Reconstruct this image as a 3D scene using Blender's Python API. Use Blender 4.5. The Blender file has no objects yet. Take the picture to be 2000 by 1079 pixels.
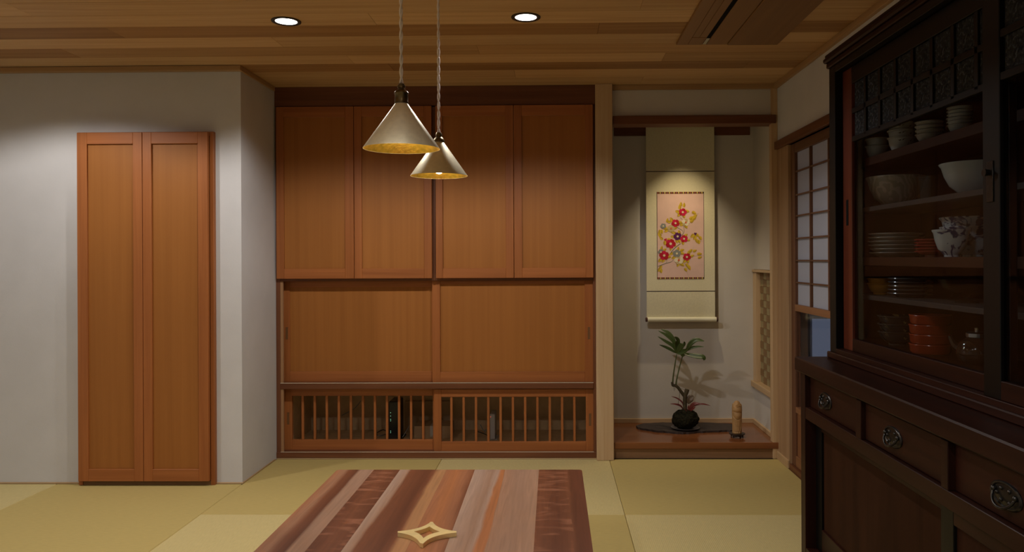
import bpy, bmesh, math, random
from mathutils import Vector, Matrix

random.seed(7)
S = bpy.context.scene
COL = S.collection

# ------------------------------------------------------------------ camera
F, PX, PY, EYE = 1514.0, 1056.0, 505.0, 1.15      # focal length and principal point for a 2000 px wide frame
YAW, ROLL = 24.0 / 1514.0, -0.0045
ROT = Matrix.Rotation(YAW, 3, 'Z') @ Matrix.Rotation(math.pi / 2, 3, 'X') @ Matrix.Rotation(ROLL, 3, 'Z')
cd = bpy.data.cameras.new('camera')
cd.sensor_width = 36.0
cd.lens = F / 2000.0 * 36.0
cd.shift_x = (1000.0 - PX) / 2000.0
cd.shift_y = (PY - 539.5) / 2000.0
cd.clip_start = 0.02
cam = bpy.data.objects.new('camera', cd)
cam.matrix_world = Matrix.Translation((0, 0, EYE)) @ ROT.to_4x4()
COL.objects.link(cam)
S.camera = cam

# ------------------------------------------------------------------ light
S.view_settings.view_transform = 'Standard'
S.view_settings.look = 'None'
S.view_settings.gamma = 1.0
S.view_settings.use_curve_mapping = False
S.view_settings.exposure = 0.0
DOWN_W, DOWN_COL = 44.5, (1.0, 0.95, 0.895)
REAR_FILL_W, LEFT_W = 18.0, 42.0
REAR_CONE = math.radians(146)
DOWN_CONE = math.radians(148)
SPOT_W, SPOT_COL = 26.0, (1.0, 0.80, 0.50)
BULB_W, BULB_COL = 2.2, (1.0, 0.75, 0.4)

w = bpy.data.worlds.new('dusk_sky')
S.world = w
w.use_nodes = True
nt = w.node_tree
bg = nt.nodes['Background']
tc = nt.nodes.new('ShaderNodeTexCoord')
sep = nt.nodes.new('ShaderNodeSeparateXYZ')
rmp = nt.nodes.new('ShaderNodeValToRGB')
nt.links.new(tc.outputs['Generated'], sep.inputs[0])
nt.links.new(sep.outputs['Z'], rmp.inputs[0])
rmp.color_ramp.elements[0].position = 0.0
rmp.color_ramp.elements[0].color = (0.060, 0.072, 0.108, 1)
rmp.color_ramp.elements[1].position = 0.7
rmp.color_ramp.elements[1].color = (0.03, 0.045, 0.10, 1)
nt.links.new(rmp.outputs[0], bg.inputs[0])
bg.inputs[1].default_value = 1.0


def ray(x, y):
    return ROT @ Vector((x - PX, PY - y, -F))


def WY(x, y, Y):
    d = ray(x, y)
    return Vector((0, 0, EYE)) + d * (Y / d.y)


def WX(x, y, X):
    d = ray(x, y)
    return Vector((0, 0, EYE)) + d * (X / d.x)


def WZ(x, y, Z):
    d = ray(x, y)
    return Vector((0, 0, EYE)) + d * ((Z - EYE) / d.z)


# ------------------------------------------------------------------ materials
def new_mat(name):
    m = bpy.data.materials.new(name)
    m.use_nodes = True
    return m, m.node_tree, m.node_tree.nodes['Principled BSDF']


def plain(name, col, rough=0.5, metal=0.0, spec=0.5, emit=None, strength=0.0, coat=0.0, noise=0.0, nscale=40, bump=0.0, bscale=200, sss=0):
    m, t, b = new_mat(name)
    b.inputs['Base Color'].default_value = (*col, 1)
    b.inputs['Roughness'].default_value = rough
    b.inputs['Metallic'].default_value = metal
    b.inputs['Specular IOR Level'].default_value = spec
    b.inputs['Coat Weight'].default_value = coat
    b.inputs['Coat Roughness'].default_value = 0.1
    if emit:
        b.inputs['Emission Color'].default_value = (*emit, 1)
        b.inputs['Emission Strength'].default_value = strength
    if noise or bump:
        c = t.nodes.new('ShaderNodeTexCoord')
        if noise:
            n = t.nodes.new('ShaderNodeTexNoise')
            n.inputs['Scale'].default_value = nscale
            n.inputs['Detail'].default_value = 5
            t.links.new(c.outputs['Object'], n.inputs['Vector'])
            r = t.nodes.new('ShaderNodeValToRGB')
            r.color_ramp.elements[0].position = 0.3
            r.color_ramp.elements[1].position = 0.7
            r.color_ramp.elements[0].color = (*[v * (1 - noise) for v in col], 1)
            r.color_ramp.elements[1].color = (*[min(1, v * (1 + noise)) for v in col], 1)
            t.links.new(n.outputs['Fac'], r.inputs[0])
            t.links.new(r.outputs[0], b.inputs['Base Color'])
        if bump:
            n2 = t.nodes.new('ShaderNodeTexNoise')
            n2.inputs['Scale'].default_value = bscale
            n2.inputs['Detail'].default_value = 4
            t.links.new(c.outputs['Object'], n2.inputs['Vector'])
            bp = t.nodes.new('ShaderNodeBump')
            bp.inputs['Strength'].default_value = bump
            bp.inputs['Distance'].default_value = 0.002
            t.links.new(n2.outputs['Fac'], bp.inputs['Height'])
            t.links.new(bp.outputs[0], b.inputs['Normal'])
    return m


def wood(name, c1, c2, axis='Z', freq=14.0, along=0.9, rough=0.45, spec=0.35, var=0.12, coat=0.0, dist=0.8, pores=0.35, lo=0.32, hi=0.68):
    """grain along `axis` of the object's own coordinates, each object with its own offset and tone"""
    m, t, b = new_mat(name)
    N, L = t.nodes, t.links
    c = N.new('ShaderNodeTexCoord')
    oi = N.new('ShaderNodeObjectInfo')
    vm = N.new('ShaderNodeVectorMath'); vm.operation = 'MULTIPLY_ADD'
    L.new(oi.outputs['Random'], vm.inputs[0])
    vm.inputs[1].default_value = (13.7, 29.3, 7.9)
    L.new(c.outputs['Object'], vm.inputs[2])

    def grain(cross, al, detail, distort):
        mp = N.new('ShaderNodeMapping')
        sc = [cross] * 3
        sc['XYZ'.index(axis)] = al
        mp.inputs['Scale'].default_value = sc
        L.new(vm.outputs[0], mp.inputs['Vector'])
        n = N.new('ShaderNodeTexNoise')
        n.inputs['Scale'].default_value = 1.0
        n.inputs['Detail'].default_value = detail
        n.inputs['Distortion'].default_value = distort
        L.new(mp.outputs[0], n.inputs['Vector'])
        return n
    g1 = grain(freq, along, 5, dist)
    g2 = grain(freq * 11, along * 5, 3, 0.2)
    mx = N.new('ShaderNodeMath'); mx.operation = 'MULTIPLY_ADD'
    sub = N.new('ShaderNodeMath'); sub.operation = 'SUBTRACT'
    L.new(g2.outputs['Fac'], sub.inputs[0]); sub.inputs[1].default_value = 0.5
    L.new(sub.outputs[0], mx.inputs[0]); mx.inputs[1].default_value = pores
    L.new(g1.outputs['Fac'], mx.inputs[2])
    r = N.new('ShaderNodeValToRGB')
    r.color_ramp.elements[0].position = lo; r.color_ramp.elements[0].color = (*c2, 1)
    r.color_ramp.elements[1].position = hi; r.color_ramp.elements[1].color = (*c1, 1)
    L.new(mx.outputs[0], r.inputs[0])
    hv = N.new('ShaderNodeHueSaturation')
    mr = N.new('ShaderNodeMapRange')
    mr.inputs['To Min'].default_value = 1 - var; mr.inputs['To Max'].default_value = 1 + var
    L.new(oi.outputs['Random'], mr.inputs['Value'])
    L.new(mr.outputs[0], hv.inputs['Value'])
    L.new(r.outputs[0], hv.inputs['Color'])
    L.new(hv.outputs[0], b.inputs['Base Color'])
    b.inputs['Roughness'].default_value = rough
    b.inputs['Specular IOR Level'].default_value = spec
    b.inputs['Coat Weight'].default_value = coat
    b.inputs['Coat Roughness'].default_value = 0.15
    bp = N.new('ShaderNodeBump'); bp.inputs['Strength'].default_value = 0.08; bp.inputs['Distance'].default_value = 0.001
    L.new(g2.outputs['Fac'], bp.inputs['Height']); L.new(bp.outputs[0], b.inputs['Normal'])
    return m


def tatami(name, col, axis):
    m, t, b = new_mat(name)
    N, L = t.nodes, t.links
    c = N.new('ShaderNodeTexCoord')
    wv = N.new('ShaderNodeTexWave'); wv.bands_direction = axis
    wv.inputs['Scale'].default_value = 40; wv.inputs['Distortion'].default_value = 0.0
    L.new(c.outputs['Object'], wv.inputs['Vector'])
    mp = N.new('ShaderNodeMapping')
    mp.inputs['Scale'].default_value = (260, 30, 1) if axis == 'X' else (30, 260, 1)
    L.new(c.outputs['Object'], mp.inputs['Vector'])
    n = N.new('ShaderNodeTexNoise'); n.inputs['Scale'].default_value = 1; n.inputs['Detail'].default_value = 4
    L.new(mp.outputs[0], n.inputs['Vector'])
    ad = N.new('ShaderNodeMath'); ad.operation = 'MULTIPLY_ADD'
    L.new(wv.outputs['Fac'], ad.inputs[0]); ad.inputs[1].default_value = 0.22
    L.new(n.outputs['Fac'], ad.inputs[2])
    r = N.new('ShaderNodeValToRGB')
    r.color_ramp.elements[0].position = 0.3; r.color_ramp.elements[0].color = (*[v * 0.88 for v in col], 1)
    r.color_ramp.elements[1].position = 0.9; r.color_ramp.elements[1].color = (*[v * 1.06 for v in col], 1)
    L.new(ad.outputs[0], r.inputs[0]); L.new(r.outputs[0], b.inputs['Base Color'])
    b.inputs['Roughness'].default_value = 0.75; b.inputs['Specular IOR Level'].default_value = 0.25
    bp = N.new('ShaderNodeBump'); bp.inputs['Strength'].default_value = 0.25; bp.inputs['Distance'].default_value = 0.001
    L.new(wv.outputs['Fac'], bp.inputs['Height']); L.new(bp.outputs[0], b.inputs['Normal'])
    return m


def board(name, stops, width, skew=0.0, amp=0.08, figure=0.0, fcol=(0.5, 0.28, 0.17), fig_to=1.0):
    """one table board: colour across its width (sapwood, heartwood), wandering along its length"""
    m, t, b = new_mat(name)
    N, L = t.nodes, t.links
    c = N.new('ShaderNodeTexCoord')
    sp = N.new('ShaderNodeSeparateXYZ'); L.new(c.outputs['Object'], sp.inputs[0])
    mp = N.new('ShaderNodeMapping'); mp.inputs['Scale'].default_value = (9, 1.6, 1)
    L.new(c.outputs['Object'], mp.inputs['Vector'])
    n = N.new('ShaderNodeTexNoise'); n.inputs['Scale'].default_value = 1; n.inputs['Detail'].default_value = 4; n.inputs['Distortion'].default_value = 0.5
    L.new(mp.outputs[0], n.inputs['Vector'])

    def math_(op, a, bv, cv=None):
        k = N.new('ShaderNodeMath'); k.operation = op
        for i, v in enumerate((a, bv, cv)):
            if v is None: continue
            if isinstance(v, (int, float)): k.inputs[i].default_value = v
            else: L.new(v, k.inputs[i])
        return k.outputs[0]
    x = math_('MULTIPLY_ADD', sp.outputs['X'], 1.0 / width, 0.5)
    x = math_('MULTIPLY_ADD', sp.outputs['Y'], skew, x)
    x = math_('ADD', x, math_('MULTIPLY', math_('SUBTRACT', n.outputs['Fac'], 0.5), amp * 4))
    r = N.new('ShaderNodeValToRGB')
    els = r.color_ramp.elements
    els[0].position, els[0].color = stops[0][0], (*stops[0][1], 1)
    els[1].position, els[1].color = stops[-1][0], (*stops[-1][1], 1)
    for p, cc in stops[1:-1]:
        e = els.new(p); e.color = (*cc, 1)
    L.new(x, r.inputs[0])
    # fine grain
    mp2 = N.new('ShaderNodeMapping'); mp2.inputs['Scale'].default_value = (70, 3.0, 1)
    L.new(c.outputs['Object'], mp2.inputs['Vector'])
    n2 = N.new('ShaderNodeTexNoise'); n2.inputs['Scale'].default_value = 1; n2.inputs['Detail'].default_value = 5; n2.inputs['Distortion'].default_value = 1.2
    L.new(mp2.outputs[0], n2.inputs['Vector'])
    hv = N.new('ShaderNodeHueSaturation')
    L.new(math_('MULTIPLY_ADD', n2.outputs['Fac'], 0.75, 0.62), hv.inputs['Value'])
    L.new(r.outputs[0], hv.inputs['Color'])
    out = hv.outputs[0]
    if figure:
        mp3 = N.new('ShaderNodeMapping'); mp3.inputs['Scale'].default_value = (6, 17, 1); mp3.inputs['Rotation'].default_value = (0, 0, 0.5)
        L.new(c.outputs['Object'], mp3.inputs['Vector'])
        n3 = N.new('ShaderNodeTexNoise'); n3.inputs['Scale'].default_value = 1; n3.inputs['Detail'].default_value = 3; n3.inputs['Distortion'].default_value = 1.5
        L.new(mp3.outputs[0], n3.inputs['Vector'])
        mr = N.new('ShaderNodeMapRange'); mr.inputs['From Min'].default_value = 0.5; mr.inputs['From Max'].default_value = 0.75
        L.new(n3.outputs['Fac'], mr.inputs['Value'])
        lim = math_('LESS_THAN', x, fig_to)
        fac = math_('MULTIPLY', math_('MULTIPLY', mr.outputs[0], figure), lim)
        mix = N.new('ShaderNodeMix'); mix.data_type = 'RGBA'
        L.new(fac, mix.inputs[0]); L.new(out, mix.inputs[6]); mix.inputs[7].default_value = (*fcol, 1)
        out = mix.outputs[2]
    L.new(out, b.inputs['Base Color'])
    b.inputs['Roughness'].default_value = 0.42; b.inputs['Specular IOR Level'].default_value = 0.35
    return m


def glass(name, tint=(1, 1, 1), rough=0.02, refl=0.08, haze=None, hz=0.0, bump=0.0):
    m = bpy.data.materials.new(name); m.use_nodes = True
    t = m.node_tree; N, L = t.nodes, t.links
    N.remove(N['Principled BSDF'])
    out = N['Material Output']
    tr = N.new('ShaderNodeBsdfTransparent'); tr.inputs[0].default_value = (*tint, 1)
    gl = N.new('ShaderNodeBsdfGlossy'); gl.inputs['Roughness'].default_value = rough
    lw = N.new('ShaderNodeLayerWeight'); lw.inputs['Blend'].default_value = 0.12
    ml = N.new('ShaderNodeMath'); ml.operation = 'MULTIPLY_ADD'; ml.use_clamp = True
    L.new(lw.outputs['Fresnel'], ml.inputs[0]); ml.inputs[1].default_value = 0.07; ml.inputs[2].default_value = refl * 0.2
    mx = N.new('ShaderNodeMixShader')
    L.new(ml.outputs[0], mx.inputs[0]); L.new(tr.outputs[0], mx.inputs[1]); L.new(gl.outputs[0], mx.inputs[2])
    last = mx.outputs[0]
    if haze:
        d = N.new('ShaderNodeBsdfDiffuse')
        c = N.new('ShaderNodeTexCoord'); n = N.new('ShaderNodeTexNoise'); n.inputs['Scale'].default_value = 130; n.inputs['Detail'].default_value = 4
        L.new(c.outputs['Object'], n.inputs['Vector'])
        r = N.new('ShaderNodeValToRGB'); r.color_ramp.elements[0].position = 0.4; r.color_ramp.elements[1].position = 0.7
        r.color_ramp.elements[0].color = (*[v * 0.4 for v in haze], 1); r.color_ramp.elements[1].color = (*[v * 1.7 for v in haze], 1)
        L.new(n.outputs['Fac'], r.inputs[0]); L.new(r.outputs[0], d.inputs[0])
        m2 = N.new('ShaderNodeMixShader'); m2.inputs[0].default_value = hz
        L.new(last, m2.inputs[1]); L.new(d.outputs[0], m2.inputs[2]); last = m2.outputs[0]
    L.new(last, out.inputs[0])
    return m


M = {}
M['plaster'] = plain('plaster', (0.575, 0.573, 0.588), 0.9, spec=0.1, noise=0.03, nscale=6, bump=0.12, bscale=160)
M['alcove_plaster'] = plain('alcove_plaster', (0.57, 0.535, 0.49), 0.9, spec=0.1, noise=0.03, nscale=6, bump=0.12, bscale=160)
M['subfloor'] = plain('subfloor', (0.25, 0.2, 0.12), 0.8)
M['tatami_x'] = tatami('tatami_across_dark_sheen', (0.505, 0.395, 0.145), 'Y')  # darker tone paints in the duller sheen of ribs running across the view
M['tatami_y'] = tatami('tatami_along_light_sheen', (0.58, 0.48, 0.22), 'X')  # lighter tone paints in the brighter sheen of ribs running into depth
M['ceil_light'] = wood('ceiling_cedar_light', (0.58, 0.38, 0.20), (0.48, 0.295, 0.14), 'X', 26, 0.8, 0.6, 0.2, 0.10)
M['ceil_dark'] = wood('ceiling_cedar_dark', (0.36, 0.20, 0.085), (0.27, 0.14, 0.055), 'X', 26, 0.8, 0.6, 0.2, 0.12)
M['ceil_mid'] = wood('ceiling_cedar_mid', (0.46, 0.28, 0.13), (0.36, 0.205, 0.085), 'X', 26, 0.8, 0.6, 0.2, 0.12)
for a in 'XYZ':
    M['hinoki' + a] = wood('hinoki_' + a, (0.56, 0.40, 0.24), (0.46, 0.30, 0.155), a, 22, 0.7, 0.5, 0.3, 0.05)
    M['door' + a] = wood('door_frame_wood_' + a, (0.37, 0.127, 0.036), (0.28, 0.09, 0.023), a, 24, 0.8, 0.45, 0.35, 0.06)
    M['dark' + a] = wood('red_brown_wood_' + a, (0.17, 0.062, 0.026), (0.11, 0.036, 0.014), a, 22, 0.8, 0.45, 0.35, 0.05)
    M['chest' + a] = wood('old_chest_wood_' + a, (0.023, 0.0065, 0.0036), (0.012, 0.0034, 0.0021), a, 20, 1.0, 0.40, 0.15, 0.10)
    M['black' + a] = wood('blackened_wood_' + a, (0.003, 0.0025, 0.0025), (0.002, 0.0017, 0.0016), a, 20, 1.0, 0.4, 0.2, 0.05)
    M['shoji' + a] = wood('shoji_wood_' + a, (0.27, 0.125, 0.055), (0.20, 0.085, 0.036), a, 30, 0.8, 0.5, 0.3, 0.05)
M['riserX'] = wood('brown_riser_board', (0.27, 0.15, 0.08), (0.20, 0.105, 0.05), 'X', 22, 0.8, 0.5, 0.3, 0.03)
M['postZ'] = wood('warm_door_post', (0.42, 0.27, 0.155), (0.34, 0.205, 0.105), 'Z', 22, 0.7, 0.5, 0.3, 0.03)
for a in 'YZ': M['sdark' + a] = wood('dark_screen_wood_' + a, (0.15, 0.068, 0.036), (0.11, 0.045, 0.022), a, 30, 0.8, 0.5, 0.3, 0.05)
for a in 'XY': M['trim' + a] = wood('cornice_wood_' + a, (0.42, 0.265, 0.13), (0.34, 0.2, 0.09), a, 22, 0.7, 0.5, 0.3, 0.03)
M['panel'] = wood('door_panel_wood', (0.35, 0.133, 0.029), (0.305, 0.112, 0.023), 'Z', 30, 0.5, 0.5, 0.3, 0.04, dist=0.5)
M['tokofloor'] = wood('varnished_floor_board', (0.25, 0.092, 0.032), (0.17, 0.056, 0.018), 'X', 18, 0.8, 0.16, 0.5, 0.04)
M['lacquer_red'] = wood('red_brown_stile', (0.10, 0.022, 0.010), (0.06, 0.013, 0.006), 'Z', 20, 1.0, 0.35, 0.35, 0.03)
M['drawer'] = wood('red_worn_drawer_front', (0.025, 0.0065, 0.003), (0.016, 0.0042, 0.002), 'Y', 18, 1.0, 0.45, 0.15, 0.08)
M['inner_black'] = plain('dull_black_inner_wood', (0.004, 0.003, 0.003), 0.8, spec=0.05)  # near-black wood with hardly any gloss
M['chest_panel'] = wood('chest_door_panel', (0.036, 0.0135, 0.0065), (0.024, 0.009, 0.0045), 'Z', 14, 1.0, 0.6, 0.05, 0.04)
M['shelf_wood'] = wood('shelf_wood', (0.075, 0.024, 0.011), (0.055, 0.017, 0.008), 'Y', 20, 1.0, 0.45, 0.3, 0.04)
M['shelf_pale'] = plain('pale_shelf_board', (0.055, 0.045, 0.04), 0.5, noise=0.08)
M['aircon'] = wood('aircon_wood_print', (0.235, 0.12, 0.045), (0.19, 0.095, 0.034), 'Y', 22, 0.6, 0.5, 0.3, 0.05)
M['void'] = plain('dark_recess', (0.002, 0.0018, 0.0016), 0.8, spec=0.1)
M['paper'] = plain('shoji_paper', (0.64, 0.67, 0.78), 0.9, spec=0.1)
_t = M['paper'].node_tree
_tl = _t.nodes.new('ShaderNodeBsdfTranslucent'); _tl.inputs[0].default_value = (0.8, 0.8, 0.82, 1)
_mx = _t.nodes.new('ShaderNodeMixShader'); _mx.inputs[0].default_value = 0.5
_t.links.new(_t.nodes['Principled BSDF'].outputs[0], _mx.inputs[1]); _t.links.new(_tl.outputs[0], _mx.inputs[2])
_t.links.new(_mx.outputs[0], _t.nodes['Material Output'].inputs[0])
M['strip_white'] = plain('pale_track_strip', (0.55, 0.46, 0.36), 0.5)
M['glass'] = glass('cabinet_glass', (0.76, 0.79, 0.81))
M['doorglass'] = glass('shoji_glass')
M['etched'] = glass('etched_glass', (0.55, 0.58, 0.62), 0.2, haze=(0.045, 0.048, 0.055), hz=0.75)
M['clearware'] = glass('clear_glassware', (0.8, 0.83, 0.82), 0.03, refl=0.2)
M['brass'] = plain('satin_brass', (0.86, 0.73, 0.37), 0.45, 0.75, noise=0.08, nscale=30)
M['shade_out'] = plain('brushed_brass_shade', (0.85, 0.79, 0.58), 0.45, 0.5, noise=0.06, nscale=60, bump=0.15, bscale=240)
M['gold'] = plain('gold_leaf_lining', (0.80, 0.55, 0.10), 0.32, 1.0, noise=0.18, nscale=70, bump=0.5, bscale=160)
M['bronze'] = plain('aged_bronze', (0.17, 0.125, 0.06), 0.36, 1.0, noise=0.2, nscale=90)
M['cord'] = plain('twisted_cloth_cord', (0.86, 0.80, 0.80), 0.8, spec=0.2)
M['bulb'] = plain('warm_bulb', (1, 0.9, 0.7), 0.3, emit=(1.0, 0.78, 0.45), strength=5.0)
M['blacktrim'] = plain('black_trim', (0.012, 0.010, 0.010), 0.45)
M['lampface'] = plain('lamp_face', (1, 1, 1), 0.4, emit=(1.0, 0.95, 0.9), strength=9.0)
M['iron'] = plain('blackened_iron_pull', (0.04, 0.038, 0.036), 0.32, 0.9, noise=0.3, nscale=120)
M['scroll'] = plain('olive_cream_brocade', (0.68, 0.635, 0.45), 0.85, spec=0.15, noise=0.05, nscale=90, bump=0.15, bscale=400)
M['scroll2'] = plain('silk_mount', (0.68, 0.63, 0.44), 0.85, spec=0.15, noise=0.04, nscale=120, bump=0.15, bscale=400)
M['silk'] = plain('pink_silk', (0.70, 0.48, 0.42), 0.8, spec=0.2, noise=0.05, nscale=14)
M['line'] = plain('dark_seam_tape', (0.055, 0.035, 0.03), 0.8)
M['band_red'] = plain('brocade_band_red', (0.28, 0.07, 0.03), 0.8)
M['band_gold'] = plain('brocade_band_gold', (0.55, 0.36, 0.08), 0.7)
M['band_black'] = plain('brocade_band_black', (0.03, 0.015, 0.015), 0.8)
M['ivory'] = plain('ivory_roller_cloth', (0.72, 0.69, 0.52), 0.6)
M['knob'] = plain('roller_knob', (0.07, 0.022, 0.014), 0.3, coat=0.5)
for k, cc in dict(crimson=(0.56, 0.012, 0.06), red=(0.42, 0.008, 0.02), white=(0.74, 0.66, 0.5), tan=(0.52, 0.40, 0.2), greyblue=(0.235, 0.24, 0.225),
                  purple=(0.10, 0.015, 0.10), leaf=(0.62, 0.43, 0.03), leaf2=(0.44, 0.29, 0.022), twig=(0.33, 0.32, 0.24), yolk=(0.75, 0.66, 0.4), blush=(0.6, 0.15, 0.06)).items():
    M['th_' + k] = plain('embroidery_' + k, cc, 0.5, spec=0.35, noise=0.15, nscale=260)
M['moss'] = plain('dark_moss', (0.018, 0.017, 0.010), 0.95, spec=0.05, noise=0.5, nscale=120, bump=1.0, bscale=160)
M['leaf'] = plain('dark_green_leaf', (0.055, 0.085, 0.022), 0.35, spec=0.45, noise=0.2, nscale=20)
M['petiole'] = plain('green_stalk', (0.07, 0.085, 0.022), 0.5)
M['stem'] = plain('bark_stem', (0.06, 0.045, 0.02), 0.8, noise=0.35, nscale=90, bump=0.4)
M['redleaf'] = plain('wine_red_leaf', (0.13, 0.018, 0.016), 0.4, noise=0.2, nscale=40)
M['brownleaf'] = plain('brown_round_leaf', (0.09, 0.055, 0.03), 0.5)
M['slab'] = plain('black_bark_slab', (0.040, 0.026, 0.022), 0.6, noise=0.35, nscale=40, bump=0.8, bscale=60)
M['dish'] = plain('dark_grey_dish', (0.10, 0.085, 0.085), 0.3)
M['boxwood'] = plain('carved_boxwood', (0.40, 0.235, 0.095), 0.5, noise=0.10, nscale=60)
M['stand'] = plain('dark_stand', (0.022, 0.012, 0.008), 0.4)
M['porcelain'] = plain('white_porcelain', (0.56, 0.58, 0.58), 0.18, spec=0.5)
M['creamware'] = plain('cream_stoneware', (0.50, 0.47, 0.42), 0.3, noise=0.1, nscale=50)
M['ochre'] = plain('ochre_glaze', (0.45, 0.19, 0.02), 0.25)
M['vermilion'] = plain('vermilion_lacquer', (0.36, 0.045, 0.015), 0.22)
M['redlac'] = plain('red_lacquer', (0.28, 0.025, 0.02), 0.22)
M['greyplate'] = plain('grey_glaze', (0.10, 0.09, 0.085), 0.18)
M['darkteapot'] = plain('dark_teapot_glaze', (0.03, 0.014, 0.010), 0.08, spec=0.7)
M['steel'] = plain('steel_lid', (0.5, 0.5, 0.5), 0.25, 1.0)
M['cavity'] = plain('closet_inside_board', (0.58, 0.42, 0.25), 0.8, noise=0.1, nscale=20)
M['device_black'] = plain('black_plastic', (0.010, 0.010, 0.011), 0.35)
M['device_white'] = plain('white_plastic', (0.42, 0.40, 0.39), 0.45)
M['led_green'] = plain('led_green', (0.1, 0.3, 0.15), 0.4, emit=(0.4, 1.0, 0.6), strength=0.7)
M['led_red'] = plain('led_red', (0.3, 0.05, 0.03), 0.4, emit=(1.0, 0.12, 0.06), strength=0.8)
M['carton'] = plain('cardboard', (0.42, 0.29, 0.17), 0.85, noise=0.06)
M['cable'] = plain('grey_cable', (0.25, 0.25, 0.25), 0.4)
M['cableb'] = plain('black_cable', (0.012, 0.012, 0.012), 0.4)
M['curtain'] = plain('grey_curtain', (0.10, 0.10, 0.115), 0.9)
M['whiteframe'] = plain('white_window_frame', (0.6, 0.6, 0.6), 0.4)
M['ajiro_a'] = plain('woven_strip_brown', (0.22, 0.13, 0.055), 0.6, noise=0.2, nscale=90)
M['ajiro_b'] = plain('woven_strip_olive', (0.31, 0.25, 0.13), 0.6, noise=0.2, nscale=90)


def patterned(name, base, ink, scale, thr, rough=0.2, kind='voronoi'):
    m, t, b = new_mat(name)
    N, L = t.nodes, t.links
    c = N.new('ShaderNodeTexCoord')
    if kind == 'wave':
        n = N.new('ShaderNodeTexWave'); n.wave_type = 'BANDS'; n.bands_direction = 'DIAGONAL'; n.inputs['Distortion'].default_value = 6; n.inputs['Scale'].default_value = scale
        n.inputs['Detail'].default_value = 1
        o = n.outputs['Fac']
    else:
        n = N.new('ShaderNodeTexNoise'); n.inputs['Scale'].default_value = scale; n.inputs['Detail'].default_value = 2; n.inputs['Distortion'].default_value = 2.0
        o = n.outputs['Fac']
    L.new(c.outputs['Object'], n.inputs['Vector'])
    r = N.new('ShaderNodeValToRGB'); r.color_ramp.elements[0].position = thr; r.color_ramp.elements[1].position = thr + 0.06
    r.color_ramp.elements[0].color = (*base, 1); r.color_ramp.elements[1].color = (*ink, 1)
    L.new(o, r.inputs[0]); L.new(r.outputs[0], b.inputs['Base Color'])
    b.inputs['Roughness'].default_value = rough
    return m


M['bluewhite'] = patterned('blue_and_white_porcelain', (0.58, 0.61, 0.62), (0.03, 0.045, 0.13), 26, 0.52)
M['carved'] = patterned('combed_stoneware', (0.42, 0.38, 0.34), (0.62, 0.57, 0.50), 34, 0.62, 0.35, 'wave')
M['zigzag'] = patterned('dark_patterned_glaze', (0.03, 0.032, 0.032), (0.28, 0.24, 0.10), 22, 0.60)
M['flowercup'] = patterned('flower_painted_porcelain', (0.56, 0.56, 0.54), (0.07, 0.04, 0.04), 40, 0.60)

# ------------------------------------------------------------------ geometry helpers
WLOC = {}


def link(o, parent=None):
    COL.objects.link(o)
    if parent is not None: o.parent = parent
    return o


def meta(o, label=None, cat=None, group=None, kind=None):
    if label: o['label'] = label
    if cat: o['category'] = cat
    if group: o['group'] = group
    if kind: o['kind'] = kind
    return o


def thing(name, loc, label, cat, group=None, kind=None, parent=None):
    o = bpy.data.objects.new(name, None)
    o.empty_display_size = 0.05
    o.location = loc
    link(o)
    WLOC[o.name] = Vector(loc)
    return meta(o, label, cat, group, kind)


def obj(name, bm, mats, parent=None, smooth=False, label=None, cat=None, group=None, kind=None, base=False):
    """bm holds world coordinates; the object gets its own origin (centre, or centre of the base)"""
    vs = [v.co for v in bm.verts]
    lo = Vector((min(v.x for v in vs), min(v.y for v in vs), min(v.z for v in vs)))
    hi = Vector((max(v.x for v in vs), max(v.y for v in vs), max(v.z for v in vs)))
    c = (lo + hi) / 2
    if base: c.z = lo.z
    for v in bm.verts: v.co -= c
    me = bpy.data.meshes.new(name)
    bm.normal_update()
    bm.to_mesh(me); bm.free()
    if not isinstance(mats, (list, tuple)): mats = [mats]
    for m in mats: me.materials.append(m)
    if smooth:
        for p in me.polygons: p.use_smooth = True
        if smooth == 'auto':
            try: me.set_sharp_from_angle(angle=math.radians(40))
            except Exception: pass
    o = bpy.data.objects.new(name, me)
    link(o, parent)
    pl = WLOC[parent.name] if parent is not None else Vector((0, 0, 0))
    o.location = c - pl
    WLOC[o.name] = c
    return meta(o, label, cat, group, kind)


def clone(o, parent, delta):
    """copy of one object, moved, sharing its mesh"""
    c = o.copy()
    link(c, parent)
    wl = WLOC[o.name] + Vector(delta)
    c.location = wl - (WLOC[parent.name] if parent is not None else Vector((0, 0, 0)))
    c.parent = parent
    WLOC[c.name] = wl
    return c


def box(bm, x0, x1, y0, y1, z0, z1, bev=0.0, mi=0):
    if x0 > x1: x0, x1 = x1, x0
    if y0 > y1: y0, y1 = y1, y0
    if z0 > z1: z0, z1 = z1, z0
    r = bmesh.ops.create_cube(bm, size=1.0)
    for v in r['verts']:
        v.co.x = (v.co.x + .5) * (x1 - x0) + x0
        v.co.y = (v.co.y + .5) * (y1 - y0) + y0
        v.co.z = (v.co.z + .5) * (z1 - z0) + z0
    fs = set(f for v in r['verts'] for f in v.link_faces)
    for f in fs: f.material_index = mi
    if bev:
        es = list({e for v in r['verts'] for e in v.link_edges})
        bmesh.ops.bevel(bm, geom=es, offset=bev, segments=1, affect='EDGES', profile=0.5)
    return bm


def B(name, mat, parent, x0, x1, y0, y1, z0, z1, bev=0.0015, **k):
    return obj(name, box(bmesh.new(), x0, x1, y0, y1, z0, z1, bev), mat, parent, **k)


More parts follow.
